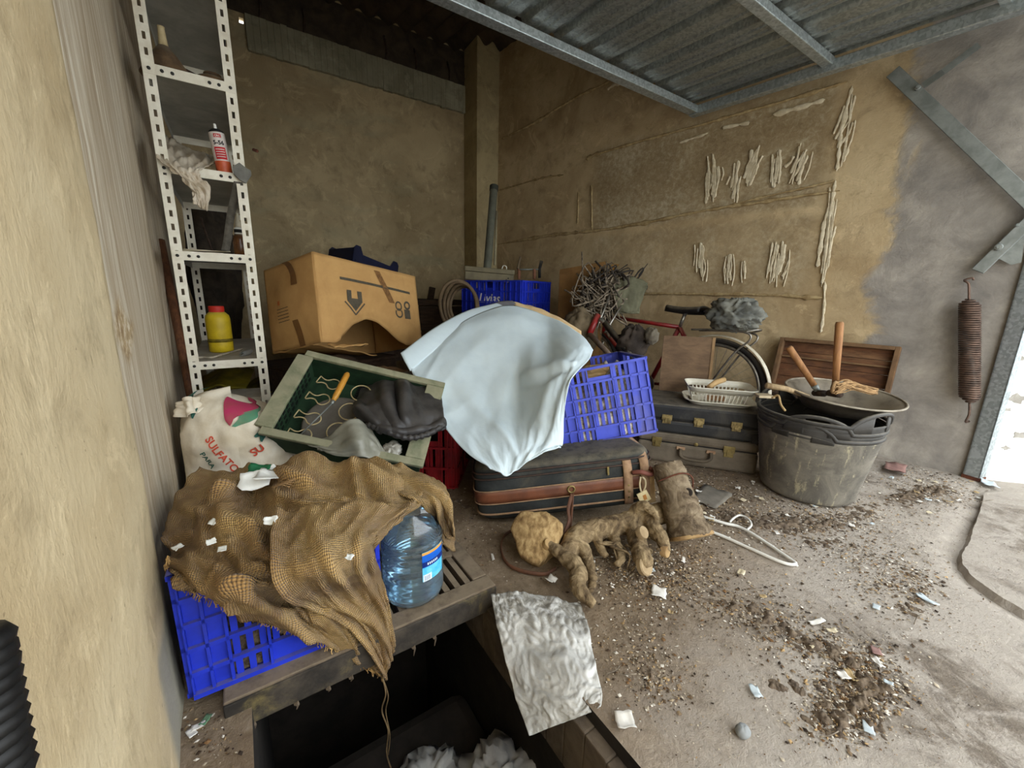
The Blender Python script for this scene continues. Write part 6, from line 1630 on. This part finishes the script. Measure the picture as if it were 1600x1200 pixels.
MB().box(0,-.16,.305,.40,.04,.333,_m).build('seat',M_dwood,sb,bevel=.003)
for x in (.01,.36):
    for y in (-.15,.005): MB().box(x,y,0,x+.03,y+.03,.305,_m).build('leg',M_dwood,sb)
# ================================================================== HANGER
M_hang = mat('white_hanger_plastic',(232,230,222),(214,210,200),14,.4,.05,spec=.45)
hz_ = .010
hg = thing('clothes_hanger','white plastic clothes hanger lying on the dirty floor','hanger',PZ(1170,840,0))
MB().tube(spl([PZ(1086,803,hz_),PZ(1130,817,hz_),PZ(1152,822,hz_),PZ(1172,832,hz_),PZ(1200,850,hz_),PZ(1232,872,hz_),PZ(1243,880,hz_),PZ(1236,882,hz_),PZ(1215,876,hz_),PZ(1170,856,hz_),PZ(1130,838,hz_),PZ(1104,828,hz_)],90),.0060,8).build('hanger_bar',M_hang,hg,smooth=True)
MB().tube(spl([PZ(1166,829,hz_),PZ(1174,820,hz_+.004),PZ(1168,810,hz_+.005),PZ(1156,805,hz_+.005),PZ(1146,810,hz_+.004),PZ(1140,816,hz_)],30),.0042,8).build('hook',M_hang,hg,smooth=True)
MB().tube([PZ(1240,880,hz_),PZ(1247,885,.006)],[.006,.003],8).build('tip',M_hang,hg,smooth=True)
# ================================================================== DIRT, SCRAPS, THE SHEET OVER THE PIT
r6 = random.Random(21)
# silvery paper sack over the pit edge
t = NT('silver_paper'); co = t.coord(); a = t.noise(co, 7, 7, .65, .8); b = t.noise(co, 26, 7, .7, 1.2)
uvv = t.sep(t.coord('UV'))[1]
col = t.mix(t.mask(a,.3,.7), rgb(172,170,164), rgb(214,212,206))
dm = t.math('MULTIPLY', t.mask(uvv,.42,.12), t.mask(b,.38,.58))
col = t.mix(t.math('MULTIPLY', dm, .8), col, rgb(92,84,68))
M_silver = t.out(col, .52, t.bump(b,.5,.006), .05, .5)
rows = [[PZ(767,930,.045),PZ(800,926,.050),PZ(855,932,.035),PZ(906,946,.016)],
        [PZ(775,968,.02),PZ(812,962,.035),PZ(868,966,.035),PZ(917,976,.016)],
        [PZ(785,1010,-.02),PZ(825,1006,.00),PZ(880,1010,.022),PZ(926,1016,.014)],
        [PZ(797,1058,-.05),PZ(838,1056,-.02),PZ(890,1056,.012),PZ(934,1054,.012)],
        [PZ(811,1105,-.07),PZ(850,1102,-.04),PZ(898,1096,-.005),PZ(941,1085,.006)],
        [PZ(828,1150,-.09),PZ(862,1136,-.06),PZ(905,1120,-.02),PZ(938,1106,.002)]]
def d_f(u,v):
    wx = u+.1*nz(u*4,v*4,2); wy = v+.1*nz(u*4,v*4,8)
    return .004*(max(0,1-3.5*abs(nz(wx*3.0,wy*4.0,1)))-.3)+.0022*(max(0,1-3*abs(nz(wx*9,wy*12,4)))-.3)+.004*fbm(u*6,v*6,6,4)+(.010*abs(nz(u*12,v*14,3)) if v<.4 else 0)
tag(patch(rows,90,110,d_f,1,1).build('paper_sack', M_silver, smooth=True, solid=.002),'crumpled silvery paper sack lying over the right edge of the pit','paper sack')
# bags at the bottom of the pit
M_pbag = mat('white_pit_bag',(214,212,208),(180,178,176),10,.5,.3,30)
for i,(x,y,z,sx,sy,sz,lab) in enumerate(((.46,.70,-.44,.12,.11,.07,'white printed bag deep in the pit'),(.32,.84,-.50,.10,.09,.06,'second white bag deep in the pit by the wall'),(.20,.62,-.46,.13,.10,.05,'grey-white bag deep in the dark pit'))):
    b_ = thing('rubbish_bag',lab,'bag',(x,y,z-sz)); crumple('bag_skin', Matrix.Translation((x,y,z)), sx,sy,sz, M_pbag, 40+i, '', '', 22,.7,parent=b_)
    if i==0: MB().surf(lambda u,v: Vector((x-.03+.06*u,y-.05+.05*v,z+sz*1.02-.01*abs(u-.5))),6,6).build('green_print',M_sgrn,b_)
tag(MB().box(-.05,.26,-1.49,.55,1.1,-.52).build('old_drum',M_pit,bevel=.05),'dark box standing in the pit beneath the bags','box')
# ---- loose soil ridges
M_soil = mat('dark_loose_soil',(124,108,90),(74,62,51),40,.97,.7,120)
SOIL = [([(1050,905),(1110,935),(1190,965),(1260,1005),(1330,1040),(1352,1080),(1330,1110),(1290,1130)],.06,.010),
        ([(1290,1000),(1340,1050),(1350,1085),(1310,1120),(1270,1150)],.07,.014),
        ([(1180,1060),(1250,1080),(1300,1100)],.05,.007),
        ([(1320,865),(1390,880),(1440,905),(1420,950),(1395,962)],.045,.008),
        ([(1390,790),(1440,770),(1490,760)],.07,.012),([(1050,780),(1120,800),(1190,815),(1300,815),(1400,780)],.10,.012),
        ([(940,880),(990,905),(1050,890),(1100,870)],.06,.010),([(990,985),(1010,1040),(1030,1080)],.05,.007),([(1200,830),(1300,850),(1380,845)],.06,.008),([(700,760),(730,800),(760,830)],.06,.006)]
mb = MB()
for i,(pp,w,h) in enumerate(SOIL):
    P = [PZ(x,y,0) for x,y in pp]
    def fn(u,v,P=P,w=w,h=h,i=i):
        p = spline(P,u); q = spline(P,min(u+.02,1))-spline(P,max(u-.02,0)); n_ = Vector((-q.y,q.x,0)).normalized(); k = (v-.5)*2
        r = p+n_*k*w*(1+.5*nz(u*7,i,2)); e = max(0,1-k*k)*math.sin(math.pi*min(max(u,.0),1))**.5
        return Vector((r.x,r.y,gz(r.x,r.y)-.0065+h*1.5*e*(.25+1.5*abs(fbm(r.x*26,r.y*26,i,5)))))
    mb.surf(fn,150,36)
tag(mb.build('loose_soil',M_soil,smooth=True),'ridges of dark loose soil swept across the floor','soil',kind='stuff')
# ---- fine litter: chips, leaf bits, crumbs of plaster
t = NT('litter_bits'); at = t.n('ShaderNodeAttribute', attribute_name='bit_colour'); M_lit = t.out(at.outputs['Color'], .9, None, 0, .15)
PAL = [(96,78,58),(70,56,44),(128,108,84),(150,134,110),(186,172,150),(214,206,192),(58,48,40),(112,84,56),(168,140,100)]
ZON = [([(1050,760),(1110,780),(1180,795),(1250,812),(1330,810),(1400,780)],5600,30),([(1400,745),(1450,760),(1500,765)],1800,16),
       ([(1050,905),(1190,965),(1330,1040),(1352,1085),(1300,1130)],4600,24),([(930,870),(1000,900),(1090,870)],2800,24),([(990,960),(1005,1040),(1040,1090)],800,22),
       ([(1310,860),(1400,890),(1420,945)],1800,24),([(1000,720),(1060,760),(1110,800)],2200,26),([(1460,800),(1490,780),(1520,775)],200,12),([(290,1120),(330,1150),(345,1190)],120,14),([(700,760),(740,830),(770,870)],200,20)]
vs = []; fs = []; cs = []
def bit(p,s,pal=None):
    if (p-WP0).dot(WN)>-.02: return
    a = r6.uniform(0,6.28); b = r6.uniform(.25,1.0); c = r6.choice(pal or PAL); k = r6.uniform(.75,1.2)
    e1 = Vector((math.cos(a),math.sin(a),r6.uniform(-.25,.25)))*s; e2 = Vector((-math.sin(a),math.cos(a),r6.uniform(-.25,.25)))*s*b; up_ = Vector((0,0,s*r6.uniform(.1,.5)))
    n0 = len(vs); z = gz(p.x,p.y)+.003
    p = Vector((p.x,p.y,z)); vs.extend([p-e1,p+e2*.8,p+e1,p-e2,p+up_]); fs.extend([(n0,n0+1,n0+4),(n0+1,n0+2,n0+4),(n0+2,n0+3,n0+4),(n0+3,n0,n0+4)])
    col = tuple(min(1,x*k) for x in rgb(*c)[:3])+(1,); cs.extend([col]*5)
for pp,n,sg in ZON:
    P = [Vector((x,y,0)) for x,y in pp]
    for i in range(n):
        q = spline(P,r6.random()); x = q.x+r6.gauss(0,sg*1.6); y = q.y+r6.gauss(0,sg)
        if y<705: continue
        bit(PZ(x,y,0), r6.choice((.0015,.002,.0025,.003,.004,.006))*r6.uniform(.7,1.3))
for i in range(9000):
    x = r6.uniform(.6,2.9); y = r6.uniform(.0,1.6); bit(Vector((x,y,0)), r6.uniform(.001,.003))
me = bpy.data.meshes.new('floor_litter'); me.from_pydata([tuple(v) for v in vs],[],fs); me.update()
ca_ = me.color_attributes.new('bit_colour','FLOAT_COLOR','POINT')
for i,c in enumerate(cs): ca_.data[i].color = c
me.materials.append(M_lit); lo_ = bpy.data.objects.new('floor_litter',me); COL.objects.link(lo_)
tag(lo_,'fine litter of chips, crumbs and leaf bits strewn over the floor','litter',kind='stuff')
# twigs
for i in range(16):
    P = ZON[i%6][0]; q = P[r6.randrange(len(P))]; a = PZ(q[0]+r6.uniform(-50,50),q[1]+r6.uniform(-8,30),.006); th = r6.uniform(0,6.28); l = r6.uniform(.03,.09)
    b = a+Vector((math.cos(th)*l,math.sin(th)*l,.002)); m_ = (a+b)/2+Vector((r6.uniform(-.008,.008),r6.uniform(-.008,.008),.003))
    tag(MB().tube(spl([a,m_,b],8),.0014,5).build('twig',M_cable,smooth=True),'thin dry twig lying in the floor litter','twig','twigs in the floor litter')
# ---- single scraps
def scrap(p,sx,sy,ang,m,name,label,cat,group=None,curl=.25,z0=.006,normal=None):
    s0 = r6.uniform(0,50)
    M = Matrix.Translation(Vector((p.x,p.y,p.z)))@Matrix.Rotation(ang,4,'Z')
    if normal is not None: M = frame(p,Vector((math.cos(ang),math.sin(ang),0)),normal)
    def fn(u,v):
        x = (u-.5)*sx*(1+.25*nz(v*3,s0)); y = (v-.5)*sy*(1+.25*nz(u*3,s0+5))
        return M@Vector((x+.12*sx*nz(u*2,v*2,s0),y,z0+curl*sx*(abs(u-.5)*.5+.3*nz(u*2,v*2,s0+2))))
    o = MB().surf(fn,6,6).build(name,m,smooth=True,solid=.0008); return tag(o,label,cat,group)
M_pap = mat('white_paper',(228,224,216),(206,200,190),20,.8,.05); M_papb = mat('bluish_paper',(200,208,210),(176,186,190),20,.7,.05); M_pink = mat('pinkish_plastic',(160,124,114),(122,92,86),14,.6,.2)
def F(px,py,z=0.0): 
    p = PZ(px,py,z); p.z = gz(p.x,p.y)+z; return p
scrap(F(1029,929),.050,.042,.6,M_pap,'paper_scrap','white square paper scrap on the floor right of the silvery sack','paper')
scrap(F(976,1131,.004),.036,.040,1.0,M_pap,'folded_card','small folded white card beside the pit corner','card',None,.6)
scrap(F(1447,941),.046,.022,1.2,M_papb,'paper_scrap','bluish paper strip near the curved slab edge','paper')
scrap(F(1368,952),.026,.018,.2,M_papb,'paper_scrap','tiny bluish scrap at the dark soil patch','paper')
scrap(F(1368,1021),.026,.02,.5,M_pink,'plastic_scrap','tiny pink plastic scrap in the dark soil','plastic')
scrap(F(1180,1083),.030,.02,.9,M_papb,'plastic_scrap','pale plastic curl on the middle of the floor','plastic',None,.5)
scrap(F(1356,1140),.030,.018,.4,M_papb,'paper_scrap','flat grey paper scrap low on the bright floor','paper')
scrap(F(1545,758,.004),.10,.05,.3,M_papb,'plastic_wrapper','pale blue wrapper at the foot of the white pier','wrapper',None,.4)
scrap(F(1398,735,.012),.16,.09,.2,M_pink,'plastic_scrap','dusty pink plastic sheet scrap beside the tubs','plastic',None,.35)
scrap(F(1275,975),.05,.015,-.3,M_pap,'paper_scrap','thin white paper strip across the soil ridge','paper')
scrap(F(1110,778),.20,.12,.2,mat('grey_slate_paper',(128,120,108),(104,98,88),12,.9,.2),'cardboard_piece','grey flat cardboard piece lying between log and suitcase','cardboard',None,.05)
scrap(F(861,909,.012),.03,.03,.2,M_pap,'tissue_scrap','small white tissue on the floor below the strap','tissue',None,.9)
scrap(F(770,872),.035,.008,1.2,M_pap,'plastic_strip','thin white strip near the grate corner','plastic')
pb = F(1160,1146); crumple('pebble', Matrix.Translation(pb+Vector((0,0,.010))), .017,.014,.011, mat('grey_pebble',(150,152,150),(130,132,132),20,.7,.1), 50,'smooth grey pebble on the floor','pebble',12,.15)
for i,(px,py,m,lab) in enumerate(((310,1138,M_pap,'white shard on the strip of floor by the left wall'),(322,1128,M_sg2,'green and white shard beside the blue crate foot'),(300,1148,M_pap,'tiny white chip at the foot of the left wall'))):
    scrap(F(px,py),.022,.014,i*1.0,m,'plastic_shard',lab,'plastic')
for i in range(60):
    P,_,sg = ZON[(0,0,1,2,3,6,0,7)[i%8]]; q = spline([Vector((x,y,0)) for x,y in P],r6.random())
    x = q.x+r6.gauss(0,sg*1.5); y = max(722,q.y+r6.gauss(0,sg*.8))
    scrap(F(x,y,.003),r6.uniform(.012,.034),r6.uniform(.010,.022),r6.uniform(0,6.3),r6.choice((M_pap,M_pap,M_pap,M_papb,M_cream,M_cream,M_ridge)),'paper_scrap','small pale paper scrap among the floor litter','paper','pale scraps in the floor litter',.5)
# ---- white and green shreds on the burlap
M_shred = mat('white_shred',(238,238,232),(220,220,214),20,.5,.05,spec=.4); M_shredg = mat('green_shred',(40,112,72),(30,90,58),20,.5,.05)
for i,(px,py,z,s,m,lab) in enumerate(((398,752,.432,.058,M_shred,'white plastic shred at the left of the clump on the burlap'),(418,748,.436,.058,M_shred,'white plastic shred at the right of the clump on the burlap'),(406,738,.440,.05,M_shredg,'green plastic shred in the clump on the burlap'),(424,733,.440,.022,M_shred,'small white shred at the top of the clump on the burlap'),
    (280,858,.375,.020,M_shred,'white shred near the left end of the burlap'),(330,848,.400,.016,M_shred,'tiny white shred beside the burlap fold'),(347,862,.400,.018,M_shred,'pale shred below the burlap fold'),(423,815,.440,.022,M_shred,'white shred at the edge of the burlap flap'),(545,874,.412,.016,M_shred,'narrow white shred on the open-weave burlap flap'),(336,818,.415,.018,M_shred,'white shred high on the left burlap folds'))):
    p = PZ(px,py,z); scrap(p,s,s*.8,i*1.3,m,'plastic_shred',lab,'plastic',None,.5,.004,(CC-p).normalized()+Vector((0,0,.8)))
for i in range(6):
    a = PZ(425+i*4,762-i*2,.440); tag(MB().tube(spl([a,a+Vector((.02,-.01,.006)),a+Vector((.035,.012*(i-3)*.5,.0))],8),.0012,5).build('straw',M_straw,smooth=True),'dry grass straw lying on the burlap by the white shreds','straw','straws on the burlap')
